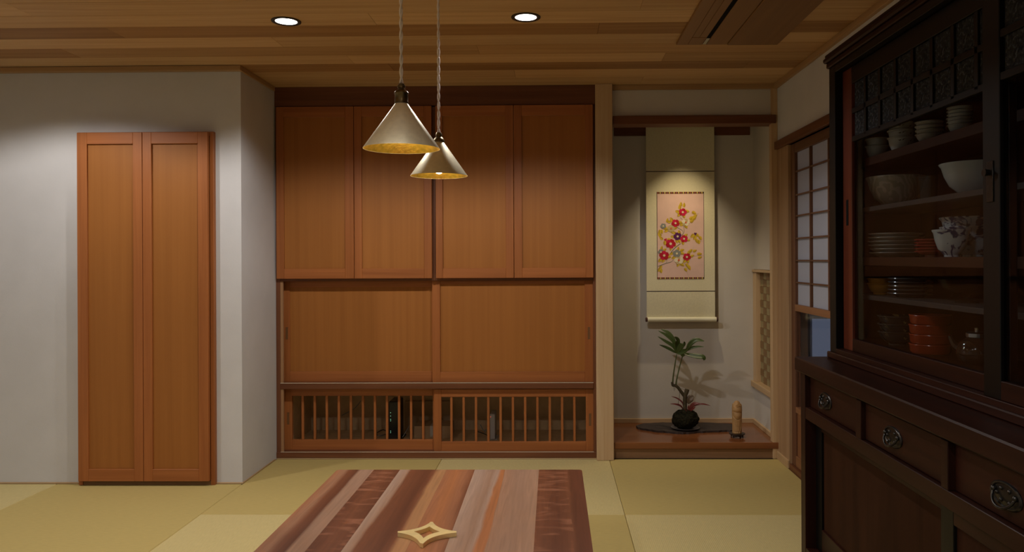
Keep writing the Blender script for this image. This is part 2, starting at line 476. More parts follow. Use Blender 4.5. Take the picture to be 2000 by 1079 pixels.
def prism(bm, pts, y0, y1, axis='Y', mi=0):
    """extrude a closed outline; pts are (a,b) pairs in the plane normal to axis"""
    def P(p, t):
        if axis == 'Y': return (p[0], t, p[1])
        if axis == 'X': return (t, p[0], p[1])
        return (p[0], p[1], t)
    a = [bm.verts.new(P(p, y0)) for p in pts]
    b = [bm.verts.new(P(p, y1)) for p in pts]
    fs = [bm.faces.new(a), bm.faces.new(list(reversed(b)))]
    n = len(pts)
    for i in range(n):
        fs.append(bm.faces.new((a[i], b[i], b[(i + 1) % n], a[(i + 1) % n])))
    for f in fs: f.material_index = mi
    bmesh.ops.recalc_face_normals(bm, faces=fs)
    return bm


def lathe(bm, prof, cx, cy, z0=0.0, seg=32, mi=0):
    rings = []
    for r, z in prof:
        if r < 1e-5: rings.append([bm.verts.new((cx, cy, z0 + z))])
        else: rings.append([bm.verts.new((cx + r * math.cos(2 * math.pi * i / seg), cy + r * math.sin(2 * math.pi * i / seg), z0 + z)) for i in range(seg)])
    fs = []
    for a, b in zip(rings, rings[1:]):
        for i in range(seg):
            j = (i + 1) % seg
            if len(a) == 1 and len(b) == 1: continue
            if len(a) == 1: fs.append(bm.faces.new((a[0], b[j], b[i])))
            elif len(b) == 1: fs.append(bm.faces.new((a[i], a[j], b[0])))
            else: fs.append(bm.faces.new((a[i], a[j], b[j], b[i])))
    for f in fs: f.material_index = mi
    bmesh.ops.recalc_face_normals(bm, faces=fs)
    return bm


def tube(bm, pts, r, seg=8, mi=0, cap=True):
    pts = [Vector(p) for p in pts]
    n = len(pts)
    rr = r if isinstance(r, (list, tuple)) else [r] * n
    rings = []
    up = Vector((0.3, 0.2, 1)).normalized()
    for i, p in enumerate(pts):
        d = (pts[min(i + 1, n - 1)] - pts[max(i - 1, 0)]).normalized()
        if i == 0:
            u = d.cross(up)
            if u.length < 1e-3: u = d.cross(Vector((1, 0, 0)))
            u.normalize()
        else:
            u = (u - d * u.dot(d)).normalized()
        v = d.cross(u)
        rings.append([bm.verts.new(p + (u * math.cos(2 * math.pi * k / seg) + v * math.sin(2 * math.pi * k / seg)) * rr[i]) for k in range(seg)])
    fs = []
    for a, b in zip(rings, rings[1:]):
        for k in range(seg):
            fs.append(bm.faces.new((a[k], a[(k + 1) % seg], b[(k + 1) % seg], b[k])))
    if cap:
        fs.append(bm.faces.new(list(reversed(rings[0])))); fs.append(bm.faces.new(rings[-1]))
    for f in fs: f.material_index = mi
    bmesh.ops.recalc_face_normals(bm, faces=fs)
    return bm


def smoothpts(pts, n=6):
    """Catmull-Rom through points"""
    P = [Vector(p) for p in pts]
    P = [P[0] * 2 - P[1]] + P + [P[-1] * 2 - P[-2]]
    out = []
    for i in range(1, len(P) - 2):
        a, b, c, d = P[i - 1:i + 3]
        for k in range(n):
            t = k / n
            out.append(0.5 * ((2 * b) + (c - a) * t + (2 * a - 5 * b + 4 * c - d) * t * t + (3 * b - a - 3 * c + d) * t ** 3))
    out.append(P[-2])
    return out


# ------------------------------------------------------------------ room dimensions
CEIL = 2.14
YB, YL = 4.44, 3.95            # recess line and left wall line
XA = -1.597                    # left return of the recess
XR = 1.283                     # right wall
XLW, YF = -3.3, -2.4           # walls outside the frame
YT = 4.975                     # back of the alcove
XT0 = 0.345                    # alcove left inside

# ------------------------------------------------------------------ floor
fl = thing('floor', (-0.5, 1.5, -0.04), 'straw coloured tatami floor of square mats laid in a checker', 'floor', kind='structure')
B('floor_slab', M['subfloor'], fl, XLW - .1, XR + .1, YF - .1, 5.1, -0.06, -0.02, 0)
MW = 0.9585
xs = [XA - 2 * MW, XA - MW, XA, -0.650 + 0.006, 0.318, XR - 0.005]
mats = []


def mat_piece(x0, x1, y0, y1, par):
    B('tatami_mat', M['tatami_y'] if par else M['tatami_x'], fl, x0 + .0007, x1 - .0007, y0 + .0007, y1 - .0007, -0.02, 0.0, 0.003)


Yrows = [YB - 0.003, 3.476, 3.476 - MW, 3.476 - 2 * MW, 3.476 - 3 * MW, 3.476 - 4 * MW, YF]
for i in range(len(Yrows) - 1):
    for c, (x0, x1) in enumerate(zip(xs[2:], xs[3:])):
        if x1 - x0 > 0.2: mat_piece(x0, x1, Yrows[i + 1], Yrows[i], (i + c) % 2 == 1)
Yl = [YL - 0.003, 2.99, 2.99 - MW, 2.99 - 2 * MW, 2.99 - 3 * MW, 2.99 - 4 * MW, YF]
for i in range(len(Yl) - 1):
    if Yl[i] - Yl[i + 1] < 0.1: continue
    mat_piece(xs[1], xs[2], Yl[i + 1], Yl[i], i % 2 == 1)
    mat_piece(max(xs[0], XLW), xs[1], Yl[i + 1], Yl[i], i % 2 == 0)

# ------------------------------------------------------------------ ceiling
ce = thing('ceiling', (-0.5, 1.5, CEIL), 'cedar board ceiling with long planks running left to right', 'ceiling', kind='structure')
B('ceiling_slab', M['subfloor'], ce, XLW - .1, XR + .1, YF - .1, 5.1, CEIL + 0.014, CEIL + 0.06, 0)
edges = [2.46, 2.62, 2.782, 2.945, 3.105, 3.265, 3.43, 3.59, 3.752, 3.913, 4.07, 4.235, YB]
tone = ['ceil_light', 'ceil_mid', 'ceil_light', 'ceil_light', 'ceil_light', 'ceil_dark', 'ceil_light', 'ceil_mid', 'ceil_light', 'ceil_dark', 'ceil_light', 'ceil_light']
joints = {9: [-0.83, 1.0], 4: [-0.74, 0.95], 3: [-2.1, 0.35], 5: [-1.9, 0.2], 6: [-1.25, 0.75], 7: [-2.3, -0.35], 8: [-1.0, 0.55], 10: [-0.2], 11: [0.5], 2: [-0.9], 1: [-1.6, 0.4], 0: [-0.4]}
for i, (y0, y1) in enumerate(zip(edges, edges[1:])):
    xstart = XLW if y1 <= YL + 0.01 else XA
    cuts = [xstart] + [j for j in joints.get(i, []) if j > xstart] + [XR]
    for k, (a, b_) in enumerate(zip(cuts, cuts[1:])):
        tn = tone[i]
        if i == 9 and a > -0.9 and a < 0.9: tn = 'ceil_dark'
        if i == 7 and k == 0: tn = 'ceil_dark'
        if i == 8 and k == 2: tn = 'ceil_mid'
        dz = random.uniform(0, 0.0006)
        B('ceiling_plank', M[tn], ce, a + .0004, b_ - .0004, y0 + .0016, y1 - .0016, CEIL + dz, CEIL + .014, 0.0008)
bm = bmesh.new()
y = 2.459
while y > YF:
    box(bm, XLW, XR, y - .159, y - .001, CEIL, CEIL + .014)
    y -= .161
obj('ceiling_boards', bm, M['ceil_light'], ce, kind='stuff')

# ------------------------------------------------------------------ walls
bm = bmesh.new()
box(bm, XLW - .1, XA, YL, YL + .1, 0, CEIL)
box(bm, XA - .12, XA, YL + .1, YB + .6, 0, CEIL)
obj('wall_back', bm, M['plaster'], label='plain pale plaster wall behind the tall narrow closet, turning into the recess', cat='wall', kind='structure')
B('wall_left', M['plaster'], None, XLW - .1, XLW, YF, YL, 0, CEIL, 0, label='pale plaster side wall outside the left of the frame', cat='wall', kind='structure')
B('wall_front', M['plaster'], None, XLW - .1, XR + .1, YF - .1, YF, 0, CEIL, 0, label='pale plaster wall behind the viewer', cat='wall', kind='structure')
KZ0, KZ1 = WX(1523, 291, XR).z, WX(1523, 276, XR).z       # door head rail
DY0, DY1 = 2.43, WX(1541, 500, XR).y                     # sliding door opening
bm = bmesh.new()
box(bm, XR, XR + .11, DY1, YB + .02, KZ0, CEIL)
box(bm, XR, XR + .11, DY0, DY1, KZ0, CEIL)
box(bm, XR, XR + .11, YF, DY0, 0, CEIL)
obj('wall_right', bm, M['plaster'], label='pale plaster wall above the paper screen door and behind the dark cabinet', cat='wall', kind='structure')
# alcove shell
al = thing('wall_alcove', (0.8, 4.9, 0), 'pale plaster walls of the display alcove behind the scroll', 'wall', kind='structure')
B('back_plaster', M['alcove_plaster'], al, XT0 - .1, XR + .3, YT, YT + .08, 0, 2.25, 0)
B('left_plaster', M['alcove_plaster'], al, XT0 - .09, XT0, YB + .0, YT, 0, 2.25, 0)
WZ1, WZ0 = WX(1471, 526, XR).z, WX(1470, 741, XR).z         # side window top and ledge top
WB0 = WX(1472, 752, XR).z
WYB = 4.905
bm = bmesh.new()
box(bm, XR, XR + .1, YB + .02, YT, WZ1, 2.25)
box(bm, XR, XR + .1, YB + .02, YT, 0, WB0)
obj('right_plaster', bm, M['alcove_plaster'], al)
B('alcove_top', M['alcove_plaster'], al, XT0 - .1, XR + .1, YB + .1, YT, 2.1, 2.14, 0)
LZ0, LZ1 = WY(1350, 242.5, YB).z, WY(1350, 226, YB).z
B('lintel_plaster', M['alcove_plaster'], al, XT0, XR, YB + .02, YB + .06, LZ1 - .01, CEIL, 0)

# trims
def trim(name, mat, label, *d, bev=0.0015):
    return B(name, mat, None, *d, bev, label=label, cat='trim', kind='structure')


TZ = CEIL - 0.025
trim('trim_1', M['trimX'], 'slim pale cornice strip above the left plaster wall', XLW, XA + .012, 3.9135, YL, TZ, CEIL)
trim('trim_2', M['trimY'], 'short cornice strip along the side of the closet recess', XA, XA + .012, YL, YB - .03, TZ, CEIL)
trim('trim_3', M['trimX'], 'pale cornice strip above the alcove plaster', XT0, XR - .012, YB - .004, YB + .02, TZ - .002, CEIL)
trim('trim_4', M['trimY'], 'long pale cornice strip above the right wall', XR - .02, XR, YF, YB - .0, TZ - .004, CEIL)
trim('trim_5', M['hinokiX'], 'thin pale strip at the foot of the left plaster wall', XLW, XA + .004, YL - .004, YL, 0, 0.009)
trim('trim_6', M['hinokiY'], 'thin pale strip at the foot of the recess side wall', XA, XA + .004, YL, YB - .03, 0, 0.009)
trim('trim_7', M['hinokiY'], 'pale wooden floor strip along the right wall below the screen door', XR - .012, XR + .001, DY1 + .0, YB, 0, 0.045)
trim('baseboard_back', M['hinokiX'], 'pale strip along the foot of the alcove back wall', XT0, XR, YT - .016, YT, 0.094, 0.122)
trim('baseboard_right', M['hinokiY'], 'pale strip along the foot of the alcove side wall', XR - .014, XR, YB + .06, YT - .016, 0.094, 0.122)
trim('trim_8', M['darkX'], 'dark red-brown hanging rail high on the alcove back wall', WY(1199, 255, YT).x, WY(1464, 255, YT).x, YT - .014, YT, WY(1230, 266, YT).z, WY(1230, 240, YT).z)
bm = bmesh.new()
box(bm, XT0, XR - .01, YB - .012, YB + .105, LZ0, LZ1, .002)
obj('trim_9', bm, M['darkX'], label='red-brown lintel beam across the top of the alcove opening', cat='beam', kind='structure')
trim('trim_10', M['hinokiZ'], 'slim pale corner post between the alcove and the screen door wall', WY(1508, 500, YB).x, XR, YB - .002, YB + .05, 0.0, CEIL - .02)
trim('trim_11', M['postZ'], 'broad pale door post on the right wall beside the alcove', XR - .004, XR + .10, DY1, YB + .018, 0.0, KZ0)
trim('trim_12', M['darkY'], 'red-brown head rail above the paper screen door', XR - .022, XR + .1, DY0, YB - .01, KZ0, KZ1)
trim('trim_13', M['darkY'], 'wooden sill track under the paper screen door', XR - .004, XR + .1, DY0, DY1, -0.02, 0.028)
PL0, PL1 = WY(1164, 500, 4.40).x, WY(1197.5, 500, 4.40).x
B('pillar', M['hinokiZ'], None, PL0, PL1, 4.40, 4.50, 0, CEIL, .003, label='square pale wooden pillar between the wide closet and the alcove', cat='pillar', kind='structure')

# alcove floor
AZ = 0.094
ty = YB - .006
af = thing('alcove_floor', (0.8, 4.7, 0), 'raised glossy red-brown floor board of the alcove with paler riser', 'floor board', kind='structure')
B('floor_board', M['tokofloor'], af, XT0, XR - .002, ty, YT - .001, WY(1350, 877.5, ty).z, AZ, .002)
B('riser', M['riserX'], af, XT0, XR - .002, ty + .014, ty + .04, 0, WY(1350, 877.5, ty).z, .001)

# alcove side window with woven panel
wn = thing('window_1', (XR, 4.7, 0.5), 'small side window of the alcove filled with a woven checker panel', 'window', kind='structure')
B('top_rail', M['hinokiY'], wn, XR - .012, XR + .06, YB + .05, YT, WZ1 - .002, WZ1 + .022 - .04, .001)
B('ledge', M['hinokiY'], wn, XR - .022, XR + .07, YB + .05, YT, WB0 - .004, WZ0, .002)
B('stile', M['hinokiZ'], wn, XR - .006, XR + .06, WYB, YT, WZ0, WZ1 - .02, .001)
px0, px1 = XR + .021, XR + .028
ny, nz = 6, 16
Y0, Y1 = YB + .05, WYB
dy_, dz_ = (Y1 - Y0) / ny, (WZ1 - .02 - WZ0) / nz
proto = [None, None]
for i in range(ny):
    for j in range(nz):
        k = (i + j) % 2
        if proto[k] is None:
            proto[k] = B('woven_square', M['ajiro_b' if k else 'ajiro_a'], wn, px0 + (.0025 if k else 0), px1, Y0 + i * dy_ + .0004, Y0 + (i + 1) * dy_ - .0004, WZ0 + j * dz_ + .0004, WZ0 + (j + 1) * dz_ - .0004, .0008)
            proto[k]['ij'] = (i, j)
        else:
            i0, j0 = proto[k]['ij']
            clone(proto[k], wn, (0, (i - i0) * dy_, (j - j0) * dz_))
B('panel_back', M['ajiro_a'], wn, px1, px1 + .004, Y0, Y1, WZ0, WZ1 - .02, 0)

# ------------------------------------------------------------------ paper screen doors (right wall)
ZPX = 1549
zrow = [WX(ZPX, v, XR + .03).z for v in (302, 339, 384, 424, 467, 509, 551, 593)]
RZ1 = zrow[-1]
RZ0 = WX(1547, 605, XR + .03).z
GZ0 = WX(1547, 787, XR + .03).z
GP0 = WX(1547, 798, XR + .03).z
BP0 = WX(1547, 880, XR + .03).z


def screen(name, y1, wid, xo, label):
    d = thing(name, (xo, y1 - wid / 2, 0), label, 'door', kind='structure')
    y0 = y1 - wid
    x1 = xo + .03
    st = .065
    B('stile', M['sdarkZ'], d, xo, x1, y1 - st, y1, .028, KZ0 - .002)
    B('stile', M['sdarkZ'], d, xo, x1, y0, y0 + .04, .028, KZ0 - .002)
    B('top_rail', M['sdarkY'], d, xo, x1, y0 + .04, y1 - st, zrow[0], KZ0 - .002)
    B('middle_rail', M['shojiY'], d, xo - .003, x1, y0 + .04, y1 - st, RZ0, RZ1)
    B('lower_rail', M['shojiY'], d, xo, x1, y0 + .04, y1 - st, GP0, GZ0)
    B('bottom_rail', M['shojiY'], d, xo, x1, y0 + .04, y1 - st, .028, BP0)
    B('wood_panel', M['shojiZ'], d, xo + .010, xo + .018, y0 + .04, y1 - st, BP0, GP0, 0)
    B('glass_pane', M['doorglass'], d, xo + .012, xo + .015, y0 + .04, y1 - st, GZ0, RZ0, 0)
    a, b_ = y0 + .04, y1 - st
    yc = [a] + [b_ - .235 - .262 * k for k in (2, 1, 0) if b_ - .235 - .262 * k > a + .03] + [b_]
    for yy in yc[1:-1]:
        B('muntin', M['sdarkZ'], d, xo + .002, xo + .016, yy - .006, yy + .006, RZ1, zrow[0], 0)
    for z in zrow[1:-1]:
        B('muntin', M['sdarkY'], d, xo + .004, xo + .014, a, b_, z - .004, z + .004, 0)
    zz = list(reversed(zrow))
    for ya, yb in zip(yc, yc[1:]):
        for za, zb in zip(zz, zz[1:]):
            B('paper_pane', M['paper'], d, xo + .016, xo + .0172, ya, yb, za, zb, 0)
    return d


screen('door_1', DY1 - .001, .92, XR + .012, 'paper screen door with lattice above and glass below, beside the alcove')
screen('door_2', DY1 - .895, .92, XR + .052, 'second paper screen door mostly hidden behind the dark cabinet')

# corridor beyond the glass
cor = thing('wall_corridor', (1.8, 4.3, 0), 'dim corridor walls seen through the glass of the screen door', 'wall', kind='structure')
CX1, CY1 = 2.35, 5.3
B('corridor_floor', M['darkY'], cor, XR + .11, CX1, 1.5, CY1, -.06, -.02, 0)
B('corridor_ceiling', M['plaster'], cor, XR + .11, CX1, 1.5, CY1, 2.1, 2.14, 0)
B('outer_wall_foot', M['plaster'], cor, CX1, CX1 + .08, 1.5, CY1 + .08, -.06, .25, 0)
B('outer_wall_head', M['plaster'], cor, CX1, CX1 + .08, 1.5, CY1 + .08, 2.0, 2.14, 0)
B('outer_wall_end', M['plaster'], cor, CX1, CX1 + .08, 1.5, 2.0, .25, 2.0, 0)
B('outer_wall_end', M['plaster'], cor, CX1, CX1 + .08, 4.9, CY1 + .08, .25, 2.0, 0)
w3 = thing('window_3', (CX1, 3.4, .25), 'added wide corridor window, mostly unseen, backlighting the paper screens with dusk', 'window', kind='structure')  # window added so the dusk sky lights the paper from behind
for a_ in (2.0, 2.95, 3.91, 4.86): B('mullion', M['whiteframe'], w3, CX1 + .02, CX1 + .06, a_, a_ + .04, .25, 2.0, .002)
for a_, b_ in ((2.04, 2.95), (2.99, 3.91), (3.95, 4.86)): B('pane', M['doorglass'], w3, CX1 + .038, CX1 + .042, a_, b_, .25, 2.0, 0)
B('near_wall', M['plaster'], cor, XR + .11, CX1, 1.42, 1.5, -.06, 2.14, 0)
B('inner_wall', M['plaster'], cor, XR + .100, XR + .12, YB + .02, CY1, -.06, 2.14, 0)
bx0 = WY(1580, 650, CY1).x
bz1 = WY(1600, 617, CY1).z
bm = bmesh.new()
box(bm, XR + .1, bx0, CY1, CY1 + .08, -.06, 2.14)
box(bm, bx0, CX1, CY1, CY1 + .08, bz1, 2.14)
box(bm, bx0, CX1, CY1, CY1 + .08, -.06, .1)
obj('end_wall', bm, M['plaster'], cor)
wd = thing('window_2', (2.0, CY1, .1), 'low white-framed window with blue dusk beyond, seen through door glass', 'window', kind='structure')
B('frame_side', M['whiteframe'], wd, bx0, bx0 + .015, CY1 - .02, CY1 + .05, .1, bz1, .001)
B('frame_top', M['whiteframe'], wd, bx0 + .015, CX1 - .001, CY1 - .02, CY1 + .05, bz1 - .02, bz1, .001)
B('pane', M['doorglass'], wd, bx0 + .015, CX1 - .001, CY1 + .02, CY1 + .025, .1, bz1 - .02, 0)
bm = bmesh.new()
n = 40
pts = []
for i in range(n + 1):
    t = i / n
    pts.append((XR + .14 + (bx0 - XR - .16) * t, CY1 - .05 + .015 * math.sin(t * 30)))
prism(bm, pts + [(p[0], p[1] + .003) for p in reversed(pts)], .02, 1.9, 'Z')
obj('curtain', bm, M['curtain'], label='dark grey curtain beside the low window in the corridor', cat='curtain')

# ------------------------------------------------------------------ wide built-in closet
YU = 4.415          # front of upper hinged doors
YRD, YLD = 4.462, 4.497
cl = thing('wall_closet', (-0.68, 4.6, 0), 'wide orange-brown built-in closet of hinged, sliding and slatted doors', 'closet')


def px(x, Y, y=500): return WY(x, y, Y).x
def pz(y, Y, x=850): return WY(x, y, Y).z


def framed_door(name, parent, x0, x1, z0, z1, yf, th, l, r, t, b, panel_back=.010, label=None, pull=None, panel=True):
    """stiles, rails and recessed panel; l, r, t, b are the inner edges"""
    d = thing(name, ((x0 + x1) / 2, yf, z0), None, None)
    d.parent = parent
    d.location = Vector(((x0 + x1) / 2, yf, z0)) - WLOC[parent.name]
    WLOC[d.name] = Vector(((x0 + x1) / 2, yf, z0))
    B('stile', M['doorZ'], d, x0, l, yf, yf + th, z0, z1)
    B('stile', M['doorZ'], d, r, x1, yf, yf + th, z0, z1)
    B('rail', M['doorX'], d, l, r, yf, yf + th, t, z1)
    B('rail', M['doorX'], d, l, r, yf, yf + th, z0, b)
    if panel: B('panel', M['panel'], d, l, r, yf + panel_back, yf + panel_back + .006, b, t, 0)
    if pull:
        x, z = pull
        bm = bmesh.new()
        for s in ((-.0065, -.0045), (.0045, .0065)): box(bm, x + s[0], x + s[1], yf - .0012, yf + .002, z - .034, z + .034)
        box(bm, x - .0065, x + .0065, yf - .0012, yf + .002, z + .032, z + .035)
        box(bm, x - .0065, x + .0065, yf - .0012, yf + .002, z - .035, z - .032)
        box(bm, x - .0045, x + .0045, yf - .0006, yf + .001, z - .032, z + .032)
        obj('finger_pull', bm, M['finger'], d)
    return d


M['jambwood'] = wood('pale_jamb_wood', (0.36, 0.20, 0.10), (0.28, 0.14, 0.065), 'Z', 22)
M['finger'] = plain('recessed_finger_pull', (0.16, 0.075, 0.028), 0.4)
zt, zb = pz(206.5, YU), pz(544, YU)
it, ib = pz(227, YU), pz(524.5, YU)
for xa, xb, l, r in ((540, 691.2, 554.8, 674), (692.2, 843.5, 707, 828.5), (851.3, 1003.5, 865, 988), (1004.4, 1159, 1020, 1144)):
    framed_door('hinged_door', cl, px(xa, YU), px(xb, YU), zb, zt, YU, .024, px(l, YU), px(r, YU), it, ib, .009)
# frame
bm = bmesh.new()
fz = lambda v: pz(v, YB)
obj('head_board', box(bm, XA + .001, PL0, YB - .012, YB + .06, zt + .004, CEIL, .001), M['darkX'], cl)
B('jamb', M['darkZ'], cl, XA + .001, px(547, YB), YB, YB + .08, .0, zt + .003)
B('jamb', M['darkZ'], cl, px(1158, YB), PL0 - .0, YB + .001, YB + .08, .0, zt + .003)
B('centre_post', M['darkZ'], cl, px(843, YB + .01), px(852, YB + .01), YB + .002, YB + .05, zb, zt)
B('middle_rail', M['darkX'], cl, px(547, YB), px(1158, YB), YB - .004, YB + .09, pz(760, YB), pz(748.8, YB))
B('upper_rail', M['darkX'], cl, px(547, YB), px(1158, YB), YB, YB + .09, pz(549, YB), zb + .03)
B('sill', M['darkX'], cl, XA + .001, PL0, YB - .006, YB + .10, pz(895, YB - .006), pz(884, YB - .006))
B('sill_edge', M['hinokiX'], cl, XA + .001, PL0, YB - .004, YB + .05, .0, pz(895, YB), .0005)
B('track_strip', M['strip_white'], cl, px(547, YB), px(1158, YB), YB - .005, YB - .003, pz(884.2, YB), pz(882.6, YB), 0, label='pale plastic track strip')
B('track_strip', M['strip_white'], cl, px(547, YB), px(1158, YB), YB - .0055, YB - .0025, pz(748.8, YB), pz(747.6, YB), 0, label='pale plastic track strip')
B('jamb_strip', M['jambwood'], cl, px(547, YB), px(552.5, YB), YB + .002, YB + .012, pz(884, YB), pz(549, YB), .0005)
# sliding solid doors
z1s, z0s = pz(549, YRD), pz(747.5, YRD)
framed_door('sliding_door', cl, px(552.8, YLD), px(858, YLD), z0s - .001, z1s, YLD, .022, px(565.5, YLD), px(843, YLD), pz(561, YLD), pz(726, YLD), .007, pull=(px(559.5, YLD), pz(650.5, YLD)))
framed_door('sliding_door', cl, px(843.5, YRD), px(1158, YRD), z0s, z1s, YRD, .022, px(859, YRD), px(1141.5, YRD), pz(556, YRD), pz(727.3, YRD), .009, pull=(px(1149.5, YRD), pz(652, YRD)))
# slatted doors
z1l, z0l = pz(760.5, YRD), pz(883, YRD)
d1 = framed_door('slatted_door', cl, px(552.8, YLD), px(858, YLD), pz(880, YLD), z1l, YLD, .022, px(569, YLD), px(844, YLD), pz(773.5, YLD), pz(859.5, YLD), panel=False, pull=(px(561.5, YLD), pz(817.5, YLD)))
d2 = framed_door('slatted_door', cl, px(846, YRD), px(1158, YRD), z0l, z1l, YRD, .022, px(860.5, YRD), px(1143, YRD), pz(776, YRD), pz(863.5, YRD), panel=False, pull=(px(1151, YRD), pz(820.5, YRD)))
for d, Yd, x0, n, st, yt, yb in ((d1, YLD, 590.7, 11, 23.55, 773.5, 859.5), (d2, YRD, 881.5, 11, 24.05, 776, 863.5)):
    first = None
    for k in range(n):
        xc = px(x0 + st * k, Yd, 820)
        if first is None:
            first = B('slat', M['doorZ'], d, xc - .0068, xc + .0068, Yd + .003, Yd + .017, pz(yb, Yd), pz(yt, Yd), .001)
            fx = xc
        else:
            clone(first, d, (xc - fx, 0, 0))
# carcass
bm = bmesh.new()
box(bm, XA + .001, PL0 + .05, 5.02, 5.05, 0, CEIL)
box(bm, XA + .001, XA + .02, YB + .08, 5.02, 0, CEIL)
box(bm, PL0 + .03, PL0 + .05, YB + .08, 5.02, 0, CEIL)
box(bm, XA + .02, PL0 + .03, YB + .1, 5.02, pz(755, YB), pz(755, YB) + .02)
box(bm, XA + .02, PL0 + .03, YB + .1, 5.02, .02, .04)
obj('carcass', bm, M['cavity'], cl)

# ---- things inside the low compartment
CZ = .04
YI = 4.72
t = thing('network_box', (px(769, YI), YI, CZ), 'upright black network box with tiny lights behind the left slatted door', 'router')
xa, xb = px(759, YI, 820), px(778, YI, 820)
B('case', M['device_black'], t, xa, xb, YI, YI + .16, CZ + .008, pz(785, YI), .004)
B('foot', M['device_black'], t, xa - .02, xb + .02, YI + .01, YI + .15, CZ, CZ + .008, .002)
for v in (806.5, 813, 819.5, 822.5, 842.5, 845.5):
    z = pz(v, YI); x = px(763, YI, 820)
    B('indicator_light', M['led_green'], t, x - .0015, x + .0015, YI - .002, YI + .001, z - .0015, z + .0015, 0)
t = thing('modem', (px(961, YI), YI, CZ), 'slim upright white modem standing behind the right slatted door', 'modem')
B('case', M['device_white'], t, px(957, YI, 820), px(966.5, YI, 820), YI, YI + .14, CZ + .006, pz(809.5, YI), .003)
B('foot', M['device_white'], t, px(955, YI, 820), px(971, YI, 820), YI + .01, YI + .13, CZ, CZ + .006, .002)
bm = bmesh.new(); z = pz(815, YI); box(bm, px(957.6, YI, 820), px(958.8, YI, 820), YI - .002, YI + .001, z - .002, z + .002)
obj('indicator_light', bm, M['led_red'], t)
t = thing('cardboard_box', (px(845, 4.78), 4.85, CZ), 'low brown cardboard box at the middle behind the slatted doors', 'box')
B('box_body', M['carton'], t, px(809, 4.78, 840), px(880, 4.78, 840), 4.78, 4.95, CZ, pz(833, 4.78), .001)
B('tape', M['creamware'], t, px(840, 4.78, 840), px(850, 4.78, 840), 4.7795, 4.9502, CZ + .01, pz(833, 4.78) + .0006, 0)
t = thing('cable_tray', (px(700, 4.9), 4.93, CZ), 'plain brown storage panel leaning at the back left of the low compartment', 'panel')
B('board', M['carton'], t, px(790, 4.97, 800), px(880, 4.97, 800), 4.985, 5.0, CZ, pz(785, 4.97), .001)
for lab, m_, pts in (
        ('black cable looping out at the foot of the black network box', 'cableb', [(755, 848, 4.7), (742, 852, 4.66), (735, 848, 4.68), (748, 840, 4.76), (758, 846, 4.8)]),
        ('thin grey cable curving from the left to the black network box', 'cable', [(668, 812, 4.95), (690, 800, 4.93), (700, 790, 4.92), (705, 783, 4.95)]),
        ('thin grey cable trailing between network box and cardboard box', 'cable', [(786, 855, 4.75), (795, 840, 4.77), (800, 832, 4.75), (805, 827, 4.76)]),
        ('dark cable tangle left of the white modem', 'cableb', [(928, 842, 4.8), (940, 846, 4.78), (950, 850, 4.72), (954, 856, 4.7)]),
        ('thin grey cable rising left of the white modem', 'cable', [(938, 830, 4.9), (945, 842, 4.85), (950, 838, 4.82), (946, 848, 4.8)])):
    P = [WY(*p) for p in pts]
    for p in P: p.z = max(p.z, CZ + .004)
    obj('cable', tube(bmesh.new(), smoothpts(P, 5), .0025, 6), M[m_], smooth=True, label=lab, cat='cable')

# ------------------------------------------------------------------ tall narrow closet on the left wall
YD, YFm = 3.903, 3.925
tc_ = thing('tall_closet', (px(285, YL), YL, 0), 'tall narrow closet with two framed doors in the left plaster wall', 'closet')
zt, zb = pz(258.5, YD, 285), pz(941, YD, 285)
it, ib = pz(281, YD, 285), pz(917.5, YD, 285)
for xa, xb, l, r in ((150.6, 277.8, 170.5, 260), (278.8, 406, 296, 386.5)):
    framed_door('folding_door', tc_, px(xa, YD), px(xb, YD), zb, zt, YD, .021, px(l, YD), px(r, YD), it, ib, .010)
zf = pz(258, YFm, 285)
B('frame_side', M['doorZ'], tc_, px(409.8, YFm), px(418, YFm), YFm, YL - .0, 0, zf)
B('frame_side', M['doorZ'], tc_, px(151.5, YFm), px(160, YFm), YFm, YL - .0, 0, zf)
B('frame_head', M['doorX'], tc_, px(160, YFm), px(409.8, YFm), YFm, YL, zf - .018, zf)
B('floor_track', M['finger'], tc_, px(160, YFm), px(409.8, YFm), YFm + .004, YL, 0, zb - .004)
B('back_board', M['void'], tc_, px(160, YFm), px(409.8, YFm), YL - .006, YL - .0005, zb - .004, zf - .018, 0)

# ------------------------------------------------------------------ air conditioner cassette in the ceiling
za = CEIL - .012
c0, c1 = WZ(1320.5, 88, za), WZ(1516, 89, za)
ax0, ax1, ay1, ay0 = c0.x, c1.x, c0.y, 2.55
ac = thing('ceiling_aircon', ((ax0 + ax1) / 2, 3.1, CEIL), 'brown wood-toned air conditioner panel with a black slot in the ceiling', 'air conditioner')
s0, s1 = WZ(1379, 76, za).x, WZ(1387.5, 76, za).x
l0 = WZ(1418, 89, za).x
i0 = WZ(1352, 74, za)
B('frame_left', M['aircon'], ac, ax0, i0.x - .001, ay0, ay1, za, CEIL - .0006, .002)
B('front_bar', M['aircon'], ac, i0.x - .001, s0, i0.y, ay1, za, CEIL - .0006, .001)
B('louver_flap', M['aircon'], ac, i0.x, i0.x + (s0 - i0.x) * .48, ay0, i0.y - .003, za + .001, CEIL - .002, .001)
B('louver_flap', M['aircon'], ac, i0.x + (s0 - i0.x) * .5, s0, ay0, i0.y - .003, za + .001, CEIL - .002, .001)
B('air_slot', M['void'], ac, s0, s1, ay0, ay1 - .001, za + .0025, CEIL - .001, 0, label='black air outlet slot')
B('clip', M['steel'], ac, s0 + .002, s1 - .002, ay1 - .10, ay1 - .004, za + .001, za + .0024, .0003)
B('middle_panel', M['aircon'], ac, s1, l0 - .0012, ay0, ay1, za, CEIL - .0006, .001)
